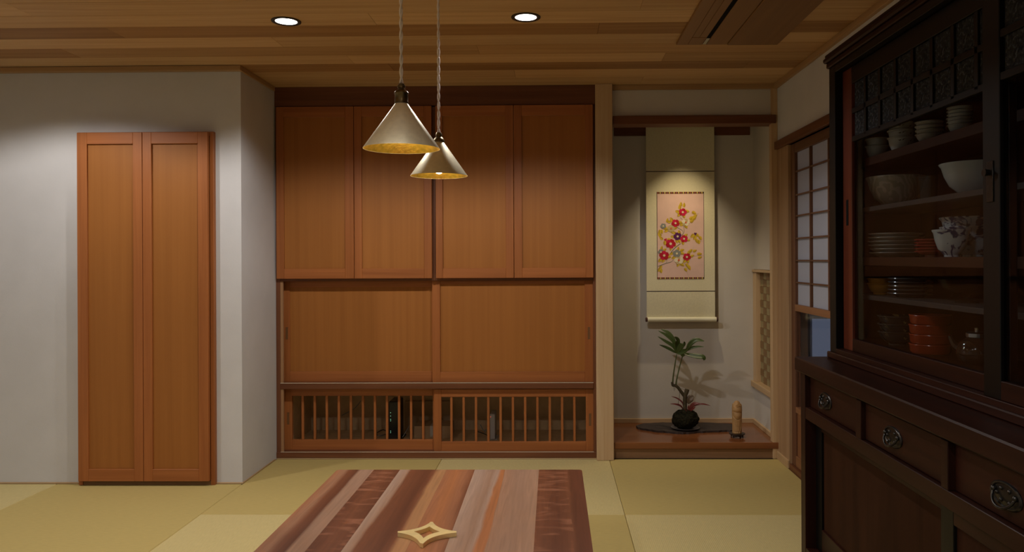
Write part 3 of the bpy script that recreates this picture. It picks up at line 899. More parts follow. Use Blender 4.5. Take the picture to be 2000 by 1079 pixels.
B('intake_panel', M['aircon'], ac, l0 + .0012, ax1, ay0, ay1, za - .004, CEIL - .0006, .003)

# ------------------------------------------------------------------ downlights
lamps = [(WZ(559, 41, CEIL), DOWN_W, 'left of two round recessed ceiling lamps, above the tall closet side'),
         (WZ(1027, 33, CEIL), DOWN_W, 'right of two round recessed ceiling lamps, near the alcove side')]
for q_, row in ((.55, 'first'), (-1.4, 'second')):  # unseen pairs added to lift the ambient light in the room
    lamps.append((Vector((lamps[0][0].x, q_, CEIL)), REAR_FILL_W, 'left unseen added fill lamp of the %s pair behind the viewer' % row))
    lamps.append((Vector((lamps[1][0].x, q_, CEIL)), REAR_FILL_W, 'right unseen added fill lamp of the %s pair behind the viewer' % row))
lamps.append((Vector((-2.38, 3.19, CEIL)), LEFT_W, 'third recessed ceiling lamp of the row, just outside the left frame edge'))
for q_, row in ((.6, 'nearer'), (-1.4, 'farther')):  # unseen left lamps added as weak fill light
    lamps.append((Vector((-2.38, q_, CEIL)), LEFT_W * .5, '%s of two unseen added fill lamps along the left side, behind the viewer' % row))
lamps = [(p, 42.0 if abs(p.y - .55) < .01 else q, l) for p, q, l in lamps]
for p, watt, lab in lamps:
    d = thing('recessed_lamp', (p.x, p.y, CEIL), lab, 'ceiling lamp', 'recessed ceiling lamps')
    R_ = .060
    obj('trim_ring', lathe(bmesh.new(), [(R_, 0), (R_, -.003), (R_ - .004, -.005), (R_ - .015, -.003), (R_ - .0165, .001), (R_, 0)], p.x, p.y, CEIL - .0005, 40), M['blacktrim'], d, smooth='auto')
    obj('lamp_face', lathe(bmesh.new(), [(0, 0), (R_ - .0165, 0), (R_ - .0165, .0008), (0, .0008)], p.x, p.y, CEIL - .0022, 40), M['lampface'], d)
    ld = bpy.data.lights.new('recessed_lamp_light', 'SPOT')
    ld.energy = watt; ld.color = DOWN_COL; ld.spot_size = DOWN_CONE if watt == DOWN_W else REAR_CONE; ld.spot_blend = 0.32; ld.shadow_soft_size = .04
    lo = bpy.data.objects.new('recessed_lamp_light', ld); link(lo, d); lo.location = (0, 0, -.012)

# alcove spotlight, tucked behind the lintel
ld = bpy.data.lights.new('alcove_spotlight', 'SPOT')
ld.energy = SPOT_W; ld.color = SPOT_COL; ld.spot_size = math.radians(70); ld.spot_blend = 1.0; ld.shadow_soft_size = .012
lo = bpy.data.objects.new('alcove_spotlight', ld); link(lo)
sx_ = px(1331, 4.92, 350)
lo.location = (sx_, 4.58, 2.03)
lo.rotation_euler = (Vector((sx_, 4.93, 0.6)) - Vector(lo.location)).to_track_quat('-Z', 'Y').to_euler()

# ------------------------------------------------------------------ hanging scroll
YS = 4.922
sc = thing('hanging_scroll', (px(1330, YS), YS, WY(1330, 630, YS).z), 'hanging scroll of embroidered red camellias on pink silk in the alcove', 'scroll')
TH_ = .0012


def sx(x, y=480): return WY(x, y, YS).x
def sz(y, x=1331): return WY(x, y, YS).z


xl, xr = sx(1262.5), sx(1396)


def sheet(name, mat, x0, x1, z0, z1, yo, parent, nz=24, wav=.0012, label=None):
    bm = bmesh.new()
    nx = 6
    def yy(x, z): return YS + yo + wav * math.sin(z * 23 + x * 4) + .004 * ((z - sz(600)) / .9) ** 2 * .5
    g = [[[bm.verts.new((x0 + (x1 - x0) * i / nx, yy(x0 + (x1 - x0) * i / nx, z0 + (z1 - z0) * j / nz) + s, z0 + (z1 - z0) * j / nz)) for i in range(nx + 1)] for j in range(nz + 1)] for s in (0, TH_)]
    for s in (0, 1):
        for j in range(nz):
            for i in range(nx):
                q = (g[s][j][i], g[s][j][i + 1], g[s][j + 1][i + 1], g[s][j + 1][i])
                bm.faces.new(q if s == 0 else tuple(reversed(q)))
    rim = [(j, 0) for j in range(nz + 1)] + [(nz, i) for i in range(1, nx + 1)] + [(j, nx) for j in range(nz - 1, -1, -1)] + [(0, i) for i in range(nx - 1, 0, -1)]
    for (a, b_), (c, d) in zip(rim, rim[1:] + rim[:1]):
        bm.faces.new((g[0][a][b_], g[0][c][d], g[1][c][d], g[1][a][b_]))
    bmesh.ops.recalc_face_normals(bm, faces=bm.faces[:])
    return obj(name, bm, mat, parent, smooth='auto', label=label)


ztop = sz(236)
sheet('upper_cloth', M['scroll'], xl, xr, sz(334.5), ztop, 0, sc)
sheet('seam_line', M['line'], xl, xr, sz(335.6), sz(334), -.0006, sc, 2)
sheet('middle_cloth', M['scroll2'], xl, xr, sz(569), sz(335.6), 0, sc)
sheet('seam_line', M['line'], xl, xr, sz(570), sz(568.4), -.0006, sc, 2)
sheet('lower_cloth', M['scroll'], xl, xr, sz(622), sz(570), 0, sc)
pxl, pxr, pzt, pzb = sx(1284), sx(1374.5), sz(378.5), sz(542)
pic = sheet('painting', M['silk'], pxl, pxr, pzb, pzt, -.0012, sc, 24, .0012)
pic['label'] = 'pink silk panel embroidered with red, white and purple camellias'
sheet('edge_line', M['line'], sx(1283), sx(1284), sz(545), sz(375), -.0014, sc)
sheet('edge_line', M['line'], sx(1374.5), sx(1375.3), sz(545), sz(375), -.0014, sc)
for ya, yb in ((375, 378.5), (542, 545.2)):
    bm = bmesh.new()
    nseg = 20
    for i in range(nseg):
        a = pxl + (pxr - pxl) * i / nseg; b_ = pxl + (pxr - pxl) * (i + 1) / nseg
        zc = (sz(ya) + sz(yb)) / 2
        yc = YS + .0012 * math.sin(zc * 23 + 3.2) + .002 * ((zc - sz(600)) / .9) ** 2
        w_ = b_ - a
        box(bm, a, a + w_ * .64, yc - .0024, yc + .0006, sz(yb), sz(ya), 0, i % 2)
        box(bm, a + w_ * .64, b_, yc - .0024, yc + .0006, sz(yb), sz(ya), 0, 2)
    obj('brocade_band', bm, [M['band_red'], M['band_gold'], M['band_black']], sc)
# roller
zr = sz(624.5)
obj('roller', tube(bmesh.new(), [(sx(1264.5, 624), YS - .004, zr), (sx(1398.5, 624), YS - .004, zr)], .0155, 20), M['ivory'], sc, smooth='auto')
for a, b_ in ((1260.5, 1264.5), (1398.5, 1402.2)):
    P = [(sx(a, 624), YS - .004, zr), (sx(a + (b_ - a) * .3, 624), YS - .004, zr), (sx(b_, 624), YS - .004, zr)]
    rr = [.012, .0155, .0135] if a < 1300 else [.0135, .0155, .012]
    obj('roller_knob', tube(bmesh.new(), P, rr, 16), M['knob'], sc, smooth='auto')

# embroidery: each flower, twig and leaf a thin raised piece on the silk
EY = YS - .0012


def ep(x, y):
    q = WY(1275 + x / 5.99, 370 + y / 5.99, YS)
    return q.x, q.z


def ey(x, z): return EY + .0012 * math.sin(z * 23 + x * 4) + .002 * ((z - sz(600)) / .9) ** 2


def flat(bm, pts, off, mi, th=.0006):
    x = sum(p[0] for p in pts) / len(pts); z = sum(p[1] for p in pts) / len(pts)
    y_ = ey(x, z) - off
    prism(bm, pts, y_ - th, y_ + .0012, 'Y', mi)


PXU = 1 / 5.99 / 1514 * 4.92      # metres per embroidery unit
rnd = random.Random(3)
flowers = [(350, 268, 45, 'crimson'), (265, 397, 45, 'red'), (385, 388, 43, 'white'), (213, 458, 43, 'tan'), (122, 430, 32, 'greyblue'), (290, 552, 46, 'purple'),
           (365, 580, 43, 'crimson'), (208, 638, 56, 'red'), (94, 735, 34, 'greyblue'), (132, 775, 54, 'red'), (280, 752, 46, 'greyblue'), (398, 792, 44, 'red'), (303, 830, 50, 'white'),
           (150, 590, 17, 'crimson'), (498, 520, 16, 'purple')]
# twigs
for pts, r0 in (([(62, 900), (110, 880), (155, 862), (205, 852), (240, 825)], 7), ([(215, 735), (240, 700), (285, 660), (325, 632)], 11), ([(345, 535), (365, 490), (362, 440), (350, 400)], 8),
                ([(285, 440), (315, 462), (345, 480), (352, 500)], 5), ([(320, 320), (333, 345), (352, 352)], 4), ([(155, 862), (165, 835), (150, 815)], 6), ([(400, 605), (440, 575)], 3),
                ([(440, 785), (500, 780), (585, 775)], 2.5), ([(365, 860), (395, 900), (400, 970), (420, 1025)], 2.5), ([(470, 735), (473, 668)], 2), ([(505, 575), (545, 600), (580, 615)], 2.5),
                ([(460, 345), (500, 300), (535, 283)], 2), ([(360, 180), (378, 130)], 2), ([(205, 372), (193, 322)], 2)):
    P = [Vector((ey(*ep(a, b_)), *ep(a, b_))) for a, b_ in pts]
    P = smoothpts([Vector((p[1], p[0] - .0004, p[2])) for p in P], 4)
    obj('twig', tube(bmesh.new(), P, [r0 * PXU * (1 - .45 * i / len(P)) * .55 for i in range(len(P))], 6), M['th_twig'], pic, smooth=True)
leaves = [(328, 176), (366, 184), (314, 208), (290, 262), (305, 298), (400, 258), (362, 310), (482, 275), (497, 310), (452, 335), (485, 337), (458, 370), (170, 362), (220, 355), (188, 382), (318, 388), (340, 410), (388, 432),
          (265, 452), (150, 458), (155, 488), (225, 497), (80, 502), (106, 497), (78, 530), (97, 572), (255, 512), (307, 503), (230, 555), (387, 538), (413, 595), (352, 628), (280, 608), (310, 608), (140, 630), (192, 588),
          (258, 658), (207, 694), (102, 690), (137, 710), (188, 790), (83, 832), (120, 838), (215, 755), (295, 697), (342, 713), (345, 750), (243, 800), (443, 720), (490, 720), (460, 780), (545, 757), (550, 797), (462, 545), (525, 540),
          (490, 567), (557, 572), (515, 605), (540, 618), (370, 842), (410, 842), (295, 885), (342, 882), (402, 893), (425, 918), (385, 943), (90, 915), (75, 942), (95, 955), (418, 748)]
lm = {}
for i, (a, b_) in enumerate(leaves):
    near = min(flowers, key=lambda f: (f[0] - a) ** 2 + (f[1] - b_) ** 2)
    ang = math.atan2(-(b_ - near[1]), a - near[0]) + rnd.uniform(-.5, .5)
    L_ = rnd.uniform(24, 30) * PXU; W_ = L_ * rnd.uniform(.56, .68)
    cx, cz = ep(a, b_)
    bm = bmesh.new()
    out = []
    for k in range(12):
        t_ = k / 12 * 2 * math.pi
        u = math.cos(t_) * L_; v = math.sin(t_) * W_ * (1 - .35 * math.cos(t_))
        out.append((cx + u * math.cos(ang) - v * math.sin(ang), cz + u * math.sin(ang) + v * math.cos(ang)))
    flat(bm, out[:7], .0004, 0); flat(bm, [out[6]] + out[7:] + [out[0]], .0003, 1)
    obj('leaf', bm, [M['th_leaf'], M['th_leaf2']], pic)
for a, b_, r0, colr in flowers:
    cx, cz = ep(a, b_)
    R0 = r0 * PXU * 1.06
    bm = bmesh.new()
    ph = rnd.uniform(0, 1.2)
    npet = 5 if r0 > 20 else 3
    for k in range(npet):
        an = ph + 2 * math.pi * k / npet
        ccx, ccz = cx + math.cos(an) * R0 * .55, cz + math.sin(an) * R0 * .5
        out = []
        for q in range(14):
            t_ = 2 * math.pi * q / 14
            u = math.cos(t_) * R0 * (.50 if q else .42); v = math.sin(t_) * R0 * .48
            out.append((ccx + u * math.cos(an) - v * math.sin(an), ccz + u * math.sin(an) + v * math.cos(an)))
        flat(bm, out, .0008 + .00025 * (k % 3), k % 2)
    if npet == 5:
        out = [(cx + math.cos(2 * math.pi * q / 10) * R0 * .26, cz + math.sin(2 * math.pi * q / 10) * R0 * .26) for q in range(10)]
        flat(bm, out, .0019, 2)
    other = {'crimson': 'red', 'red': 'crimson', 'white': 'tan', 'tan': 'tan', 'greyblue': 'greyblue', 'purple': 'purple'}[colr]
    cen = 'blush' if colr in ('white', 'tan') else 'yolk'
    lab = {'crimson': 'crimson flower', 'red': 'deep red flower', 'white': 'white flower with an orange centre', 'tan': 'tan flower with an orange centre', 'greyblue': 'grey-blue flower', 'purple': 'dark purple flower'}[colr]
    obj('flower' if r0 > 20 else 'flower_bud', bm, [M['th_' + colr], M['th_' + other], M['th_' + cen]], pic, label=lab)

# ------------------------------------------------------------------ alcove display: slab, dish, moss ball plant, figure
def ah(x, y): return WZ(x, y, AZ)


bm = bmesh.new()
top = [(1242, 835.5), (1258, 831), (1285, 829.5), (1320, 829), (1360, 829.5), (1395, 830), (1425, 831.5), (1440, 834)]
bot = [(1444, 841.5), (1432, 844.5), (1410, 845), (1385, 846), (1362, 847), (1340, 849), (1318, 848.5), (1300, 846.5), (1282, 845.5), (1262, 842), (1246, 839.5)]
rr_ = random.Random(5)
out = []
for seq in (top, bot):
    for (a, b_), (c, d) in zip(seq, seq[1:]):
        for k in range(4):
            t_ = k / 4
            p = ah(a + (c - a) * t_, b_ + (d - b_) * t_)
            out.append((p.x + rr_.uniform(-.002, .002), p.y + rr_.uniform(-.006, .006)))
    p = ah(*seq[-1]); out.append((p.x, p.y))
prism(bm, out, AZ + .0005, AZ + .012, 'Z')
obj('display_slab', bm, M['slab'], label='long dark ragged slab lying under the moss ball in the alcove', cat='slab', base=True)
YK = 4.735
kx = px(1338.5, YK, 820)
bm = lathe(bmesh.new(), [(0, 0), (.05, 0), (.066, .003), (.086, .010), (.087, .012), (.084, .012), (.064, .006), (.0, .005)], kx, YK, AZ + .0125, 40)
obj('saucer', bm, M['dish'], smooth='auto', label='thin round dark saucer under the moss ball', cat='saucer', base=True)
zk0 = AZ + .019
kd = thing('moss_ball_plant', (kx, YK, zk0), 'moss ball planting with palm-like green leaves and red leaves in alcove', 'potted plant')
# moss ball
bm = bmesh.new()
bmesh.ops.create_icosphere(bm, subdivisions=5, radius=1.0)
from mathutils import noise as mn
hk = (pz(800, YK, 1340) - zk0)
for v in bm.verts:
    n_ = v.co.normalized()
    d = 1 + .10 * mn.noise(n_ * 2.1 + Vector((3, 1, 2))) + .06 * mn.noise(n_ * 9) + .05 * mn.noise(n_ * 28)
    p = n_ * d
    zz = p.z
    v.co = Vector((kx + p.x * .081, YK + p.y * .076, zk0 + max(-.9, zz) * hk / 1.93 + hk / 1.93 * .905))
obj('moss_ball', bm, M['moss'], kd, smooth=True)
# fringe of moss fibres
bm = bmesh.new()
for k in range(260):
    th, ph = rr_.uniform(0, 2 * math.pi), rr_.uniform(-.5, 1.2)
    n_ = Vector((math.cos(th) * math.cos(ph), math.sin(th) * math.cos(ph), math.sin(ph)))
    b0 = Vector((kx + n_.x * .079, YK + n_.y * .074, zk0 + hk * .47 + n_.z * hk / 2))
    tip = b0 + n_ * rr_.uniform(.004, .012) + Vector((rr_.uniform(-.004, .004), 0, rr_.uniform(-.004, .003)))
    s_ = n_.cross(Vector((0, 0, 1))).normalized() * .0011
    bm.faces.new([bm.verts.new(b0 - s_), bm.verts.new(b0 + s_), bm.verts.new(tip)])
obj('moss_fibres', bm, M['moss'], kd, kind='stuff')


def kp(x, y, dy=0.0):     # photo crop coordinates (4.908x, origin 1270,630) to the plant's plane
    q = WY(1270 + x / 4.908, 630 + y / 4.908, YK)
    return Vector((q.x, YK + dy, q.z))


tr = smoothpts([kp(335, 850), kp(333, 780), kp(333, 710, -.004), kp(345, 670, -.006), kp(352, 640, -.006)], 5)
obj('trunk', tube(bmesh.new(), tr, [.0125] * (len(tr) - 8) + [.0125, .013, .013, .0135, .0135, .0135, .0135, .0135], 14), M['stem'], kd, smooth='auto')
br = smoothpts([kp(330, 712), kp(300, 672, -.008), kp(262, 622, -.014), kp(232, 602, -.016), kp(212, 600, -.016), kp(206, 570, -.016)], 5)
obj('branch', tube(bmesh.new(), br, [.0105 - .003 * i / len(br) for i in range(len(br))], 12), M['stem'], kd, smooth='auto')
for pts in ([kp(211, 590, -.016), kp(216, 520, -.016), kp(232, 400, -.02), kp(248, 302, -.02)], [kp(243, 598, -.012), kp(252, 540, -.01), kp(282, 430, .005), kp(313, 325, .01)]):
    P = smoothpts(pts, 6)
    obj('leaf_stalk', tube(bmesh.new(), P, [.0052 - .0022 * i / len(P) for i in range(len(P))], 10), M['petiole'], kd, smooth=True)
for pts, r0 in (([kp(278, 660, -.012), kp(276, 700, -.016), kp(270, 750, -.014), kp(266, 775, -.01), kp(275, 785, -.008)], .0014), ([kp(222, 605, -.018), kp(221, 630, -.02), kp(226, 655, -.02)], .0009), ([kp(231, 605, -.018), kp(233, 640, -.02)], .0009),
                ([kp(286, 632, -.01), kp(310, 636, -.02), kp(330, 652, -.018)], .0009)):
    P = smoothpts(pts, 4)
    obj('aerial_root', tube(bmesh.new(), P, r0, 6), M['stem'], kd, smooth=True)


def blade(name, pts, wid, mat, fold=.25, nrm=Vector((0, -1, 0.35)), parent=None, peak=.45):
    P = smoothpts(pts, 6)
    n = len(P)
    bm = bmesh.new()
    rows = []
    for i, p in enumerate(P):
        d = (P[min(i + 1, n - 1)] - P[max(i - 1, 0)]).normalized()
        s_ = d.cross(nrm).normalized()
        up = s_.cross(d).normalized()
        t_ = i / (n - 1)
        ww = wid * (math.sin(math.pi * min(1, t_ ** (math.log(.5) / math.log(peak)) * .97 + .02))) ** .75
        rows.append([[bm.verts.new(p + s_ * ww * q + up * (abs(q) * fold * ww) + up * o) for q in (-1, -.5, 0, .5, 1)] for o in (0, -.0008)])
    for a, b_ in zip(rows, rows[1:]):
        for k in range(4):
            bm.faces.new((a[0][k], a[0][k + 1], b_[0][k + 1], b_[0][k]))
            bm.faces.new((a[1][k + 1], a[1][k], b_[1][k], b_[1][k + 1]))
        for k in (0, 4):
            bm.faces.new((a[0][k], b_[0][k], b_[1][k], a[1][k]))
    bmesh.ops.recalc_face_normals(bm, faces=bm.faces[:])
    return obj(name, bm, mat, parent, smooth=True)


j1, j2 = kp(250, 295, -.02), kp(320, 300, .01)
K = M['leaf']
for pts, wd_ in (([j1, kp(190, 258, -.03), kp(130, 228, -.04), kp(75, 207, -.05)], .0075), ([j1, kp(215, 228, -.03), kp(140, 178, -.045), kp(62, 128, -.05)], .009),
                 ([j1, kp(222, 190, -.02), kp(150, 122, -.025), kp(72, 78, -.02)], .009), ([kp(248, 280, -.02), kp(222, 175, .005), kp(175, 105, .02), kp(108, 70, .03)], .011),
                 ([j1, kp(246, 215, -.03), kp(245, 160, -.05), kp(215, 128, -.07)], .014), ([j1, kp(275, 235, -.04), kp(300, 195, -.06), kp(300, 175, -.08)], .014),
                 ([j1, kp(290, 282, -.04), kp(320, 255, -.07), kp(330, 230, -.085)], .012),
                 ([kp(345, 280, .01), kp(385, 205, .0), kp(440, 168, -.01), kp(512, 178, -.02)], .0125), ([kp(345, 280, .01), kp(395, 248, .01), kp(450, 235, .005), kp(515, 235, 0)], .007),
                 ([j2, kp(370, 312, -.005), kp(440, 322, -.02), kp(492, 327, -.03), kp(508, 342, -.03), kp(503, 360, -.028)], .0125), ([kp(345, 285, .01), kp(332, 292, .01), kp(312, 322, .005), kp(285, 305, 0)], .007)):
    blade('leaf', pts, wd_ * 1.25, K, .3, Vector((.15, -1, .45)), kd)
obj('leaf_rib', tube(bmesh.new(), smoothpts([j2, kp(330, 285, .01), kp(345, 280, .01)], 4), .003, 8), M['petiole'], kd, smooth=True)
for pts, wd_, m_ in (([kp(318, 845), kp(290, 800, -.02), kp(240, 778, -.03), kp(183, 773, -.03)], .006, 'redleaf'), ([kp(322, 840), kp(310, 775, .0), kp(265, 735, .01), kp(203, 712, .01)], .005, 'redleaf'),
                     ([kp(372, 840), kp(400, 800, -.02), kp(480, 775, -.03), kp(568, 790, -.03)], .006, 'redleaf'), ([kp(365, 840, -.02), kp(385, 800, -.03), kp(415, 770, -.04), kp(458, 762, -.05)], .012, 'redleaf'),
                     ([kp(358, 842, -.01), kp(362, 810, -.01), kp(368, 790, -.01)], .004, 'redleaf'), ([kp(362, 782, -.008), kp(372, 745, -.008), kp(395, 722, -.006), kp(420, 712, -.006)], .021, 'brownleaf'),
                     ([kp(375, 842, -.03), kp(395, 820, -.04), kp(420, 795, -.05)], .006, 'redleaf'), ([kp(345, 845, -.03), kp(330, 830, -.05), kp(315, 815, -.06)], .005, 'redleaf')):
    blade('bottom_leaf' if m_ == 'redleaf' else 'round_leaf', pts, wd_, M[m_], .3, Vector((0, -1, .6)), kd, .5).__setitem__('label', 'slender wine red leaf' if m_ == 'redleaf' else 'round brown leaf')

# carved figure on its stand
ps = WZ(1439.5, 857, AZ)
YQ = ps.y + .035
qx = WY(1439.5, 840, YQ).x
st = thing('figure_stand', (qx, YQ, AZ), 'small dark footed stand under the carved wooden figure', 'stand')
zs = WY(1439.5, 846.5, YQ).z
bm = lathe(bmesh.new(), [(0, zs - .009 - AZ), (.036, zs - .009 - AZ), (.046, zs - .005 - AZ), (.046, zs - AZ), (0, zs - AZ)], qx, YQ, AZ, 32)
obj('stand_top', bm, M['stand'], st, smooth='auto')
for k in range(4):
    an = math.pi / 4 + k * math.pi / 2
    dx, dy = math.cos(an) * .034, math.sin(an) * .034
    obj('leg', tube(bmesh.new(), smoothpts([(qx + dx, YQ + dy, zs - .008), (qx + dx * 1.12, YQ + dy * 1.12, (zs + AZ) / 2), (qx + dx * 1.02, YQ + dy * 1.02, AZ + .008), (qx + dx * 1.18, YQ + dy * 1.18, AZ + .004)], 4), .0045, 8), M['stand'], st, smooth=True)
bm = bmesh.new()
tube(bm, [(qx - .02, YQ - .03, AZ + .008), (qx + .018, YQ - .03, zs - .01)], .0025, 6); tube(bm, [(qx + .02, YQ - .032, AZ + .008), (qx - .018, YQ - .032, zs - .01)], .0025, 6)
obj('cross_brace', bm, M['stand'], st, smooth=True)
zq1 = WY(1439.5, 783, YQ).z
HQ = zq1 - zs - .0005
bm = bmesh.new()
NA, NZ = 96, 130
R0 = .0290


def lerp(tab, h):
    for (a, va), (b_, vb) in zip(tab, tab[1:]):
        if h <= b_:
            t_ = (h - a) / (b_ - a); t_ = t_ * t_ * (3 - 2 * t_)
            return va + (vb - va) * t_
    return tab[-1][1]


def gs(d, s): return math.exp(-(d / s) ** 2)


prof = [(0, .93), (.03, .95), (.2, .94), (.45, .97), (.6, 1.0), (.78, 1.0), (.84, .97), (.885, .80), (.93, .62), (.965, .50), (.99, .28), (1.0, .0)]
rows = []
for j in range(NZ + 1):
    h = j / NZ
    ring = []
    for i in range(NA):
        th = 2 * math.pi * i / NA          # -pi/2 faces the room
        u = (th - 1.5 * math.pi + math.pi) % (2 * math.pi) - math.pi     # 0 at the front
        x_ = math.sin(u)
        r = R0 * lerp(prof, h)
        front = max(0, math.cos(u))
        d = 0.0
        # face: brow, cheeks, nose, smile, chin
        if h > .80:
            d += .0012 * gs(h - .925, .012) * gs(x_, .55) * front
            d += .0022 * gs(h - .900, .012) * gs(x_, .14) * front
            d -= .0014 * gs(h - .913, .008) * (gs(x_ - .28, .13) + gs(x_ + .28, .13)) * front
            d += .0016 * gs(h - .885, .016) * (gs(x_ - .38, .18) + gs(x_ + .38, .18)) * front
            d -= .0020 * gs(h - (.866 + .020 * x_ * x_), .007) * gs(x_, .42) * front
            d += .0014 * gs(h - .850, .010) * gs(x_, .4) * front
            d -= .0026 * gs(h - (.826 + .03 * x_ * x_), .010) * gs(x_, .75) * front
            d += .0022 * gs(h - .885, .025) * (gs(abs(x_) - .93, .10))       # ears
        # sleeves and arms folded over the chest
        d += .0016 * gs(h - (.735 - .03 * x_ * x_), .045) * front
        d -= .0024 * gs(h - (.655 - .012 * x_), .010) * front
        d += .0010 * gs(h - .70, .02) * gs(x_, .25) * front
        # round belly and its lower fold
        d += .0030 * gs(h - .555, .075) * gs(x_ - .05, .62) * front
        d -= .0030 * gs(h - (.435 + .11 * (x_ - .05) ** 2), .012) * front
        # robe folds, sack at the lower right
        for k_, (f0, am) in enumerate(((-.65, .0009), (-.3, .0008), (.02, .0009))):
            d -= am * gs(x_ - f0 - .12 * (.4 - h), .07) * (1 if h < .42 else 0) * front * min(1, (.42 - h) / .06 if h < .42 else 0)
        e = h - (.36 - (.85 - x_) * .55)
        if h < .42:
            d -= .0034 * gs(e, .022) * (1 if x_ > .25 else max(0, (x_ - .1) / .15)) * front
            d += .0016 * gs(e + .05, .035) * (1 if x_ > .3 else 0) * front
        d -= .0012 * gs(h - .055, .012) * front
        # back: gentle robe seams
        d -= .0005 * gs(math.sin(u * 4), .25) * (1 - front) * (1 if h < .8 else 0)
        rr = max(.0, r + 1.8 * d * (1 if h < .985 else (1 - h) / .015))
        ring.append(bm.verts.new((qx + rr * math.sin(u), YQ - rr * .92 * math.cos(u), zs + .0005 + HQ * h)))
    rows.append(ring)
for a, b_ in zip(rows, rows[1:]):
    for i in range(NA): bm.faces.new((a[i], a[(i + 1) % NA], b_[(i + 1) % NA], b_[i]))
bm.faces.new(list(reversed(rows[0])))
bmesh.ops.remove_doubles(bm, verts=rows[-1], dist=1e-5)
bmesh.ops.recalc_face_normals(bm, faces=bm.faces[:])
obj('carved_figure', bm, M['boxwood'], smooth=True, label='small carved boxwood figure of a smiling round-bellied monk on the stand', cat='figurine', base=True)

# ------------------------------------------------------------------ low table
TZt = .36
tx0, tx1, ty1, ty0 = WZ(659, 918, TZt).x - .0, WZ(1136.5, 918, TZt).x, WZ(900, 918, TZt).y, 1.25
tb = thing('low_table', ((tx0 + tx1) / 2, (ty0 + ty1) / 2, 0), 'low wooden table of broad mixed light and dark boards on the tatami', 'table')
DK, DK2 = (0.165, 0.058, 0.027), (0.11, 0.036, 0.017)
MD = (0.30, 0.125, 0.062)
SP, SP2 = (0.30, 0.182, 0.125), (0.36, 0.25, 0.195)
OR = (0.36, 0.14, 0.055)
TN = (0.36, 0.185, 0.085)
bx = [659, 731, 782, 873, 928, 987, 1053, 1136.5]
specs = [dict(stops=[(0, MD), (.22, (0.30, .155, .09)), (.36, DK), (.58, DK2), (.66, SP), (1, SP)], amp=.05),
         dict(stops=[(0, DK2), (.5, DK), (1, DK2)], figure=.8, amp=.1),
         dict(stops=[(0, SP2), (.14, SP), (.20, DK), (.6, DK2), (.70, DK), (.78, TN), (1, TN)], amp=.05, skew=-.06),
         dict(stops=[(0, MD), (.4, OR), (.75, MD), (1, DK)], amp=.12),
         dict(stops=[(0, SP2), (.45, SP), (.60, SP2), (.68, OR), (.86, OR), (.92, SP)], amp=.10, skew=-.25),
         dict(stops=[(0, (.32, .18, .115)), (.4, SP), (1, (.35, .21, .14))], amp=.1),
         dict(stops=[(0, DK), (.4, DK2), (.66, DK), (.72, DK2), (1, (.13, .042, .022))], figure=.75, amp=.06, fig_to=.66)]
for i in range(7):
    a = tx0 + (tx1 - tx0) * (bx[i] - bx[0]) / (bx[-1] - bx[0]); b_ = tx0 + (tx1 - tx0) * (bx[i + 1] - bx[0]) / (bx[-1] - bx[0])
    m_ = board('table_board_%d' % i, width=b_ - a, fcol=(0.36, 0.155, 0.088), **specs[i])
    bm = bmesh.new()
    if i in (0, 6):         # outer corners rounded
        rc = .014
        cx_ = a + rc if i == 0 else b_ - rc
        arc = lambda cy_, t0: [(cx_ + rc * math.cos(t0 + q * math.pi / 8), cy_ + rc * math.sin(t0 + q * math.pi / 8)) for q in range(5)]
        pts = ([(b_, ty0), (b_, ty1)] + arc(ty1 - rc, math.pi / 2) + arc(ty0 + rc, math.pi)) if i == 0 else ([(a, ty1), (a, ty0)] + arc(ty0 + rc, -math.pi / 2) + arc(ty1 - rc, 0))
        prism(bm, pts, TZt - .034, TZt, 'Z')
    else:
        box(bm, a + .0001, b_ - .0001, ty0, ty1, TZt - .034, TZt, 0)
    obj('table_board', bm, m_, tb)
ins = .05
for a, b_ in ((tx0 + ins, ty0 + ins), (tx1 - ins - .07, ty0 + ins), (tx0 + ins, ty1 - ins - .07), (tx1 - ins - .07, ty1 - ins - .07)):
    B('leg', M['darkZ'], tb, a, a + .07, b_, b_ + .07, 0, TZt - .034, .004)
for d in ((tx0 + ins + .07, tx1 - ins - .07, ty0 + ins + .02, ty0 + ins + .045), (tx0 + ins + .07, tx1 - ins - .07, ty1 - ins - .045, ty1 - ins - .02)):
    B('apron', M['darkX'], tb, *d, TZt - .11, TZt - .034)
for d in ((tx0 + ins + .02, tx0 + ins + .045), (tx1 - ins - .045, tx1 - ins - .02)):
    B('apron', M['darkY'], tb, *d, ty0 + ins + .07, ty1 - ins - .07, TZt - .11, TZt - .034)

# brass star trivet
ZT = TZt + .0125


def tp(x, y):
    q = WZ(760 + x / 13.33, 1000 + y / 13.33, ZT)
    return Vector((q.x, q.y, 0))


def arcp(a, b_, c, n=10):
    """quadratic curve a -> b_ pulled towards c"""
    return [a * (1 - t) ** 2 + c * 2 * t * (1 - t) + b_ * t * t for t in [k / n for k in range(n)]]


Lf, Rt, Tp, Bt = (tp(222, 510), tp(222, 545)), (tp(1755, 545), tp(1755, 508)), (tp(1140, 268), tp(1085, 262)), (tp(800, 815), tp(885, 838))
out = (arcp(Lf[1], Bt[0], tp(690, 600)) + [Bt[0], ] + arcp(Bt[1], Rt[0], tp(1060, 610)) + [Rt[0]] + arcp(Rt[1], Tp[0], tp(1230, 455)) + [Tp[0]] + arcp(Tp[1], Lf[0], tp(850, 468)) + [Lf[0]])
iL, iR, iT, iB = tp(645, 520), tp(1330, 520), tp(1055, 385), tp(895, 690)
inn = arcp(iL, iB, tp(820, 570)) + arcp(iB, iR, tp(1010, 585)) + arcp(iR, iT, tp(1170, 480)) + arcp(iT, iL, tp(890, 468))
bm = bmesh.new()
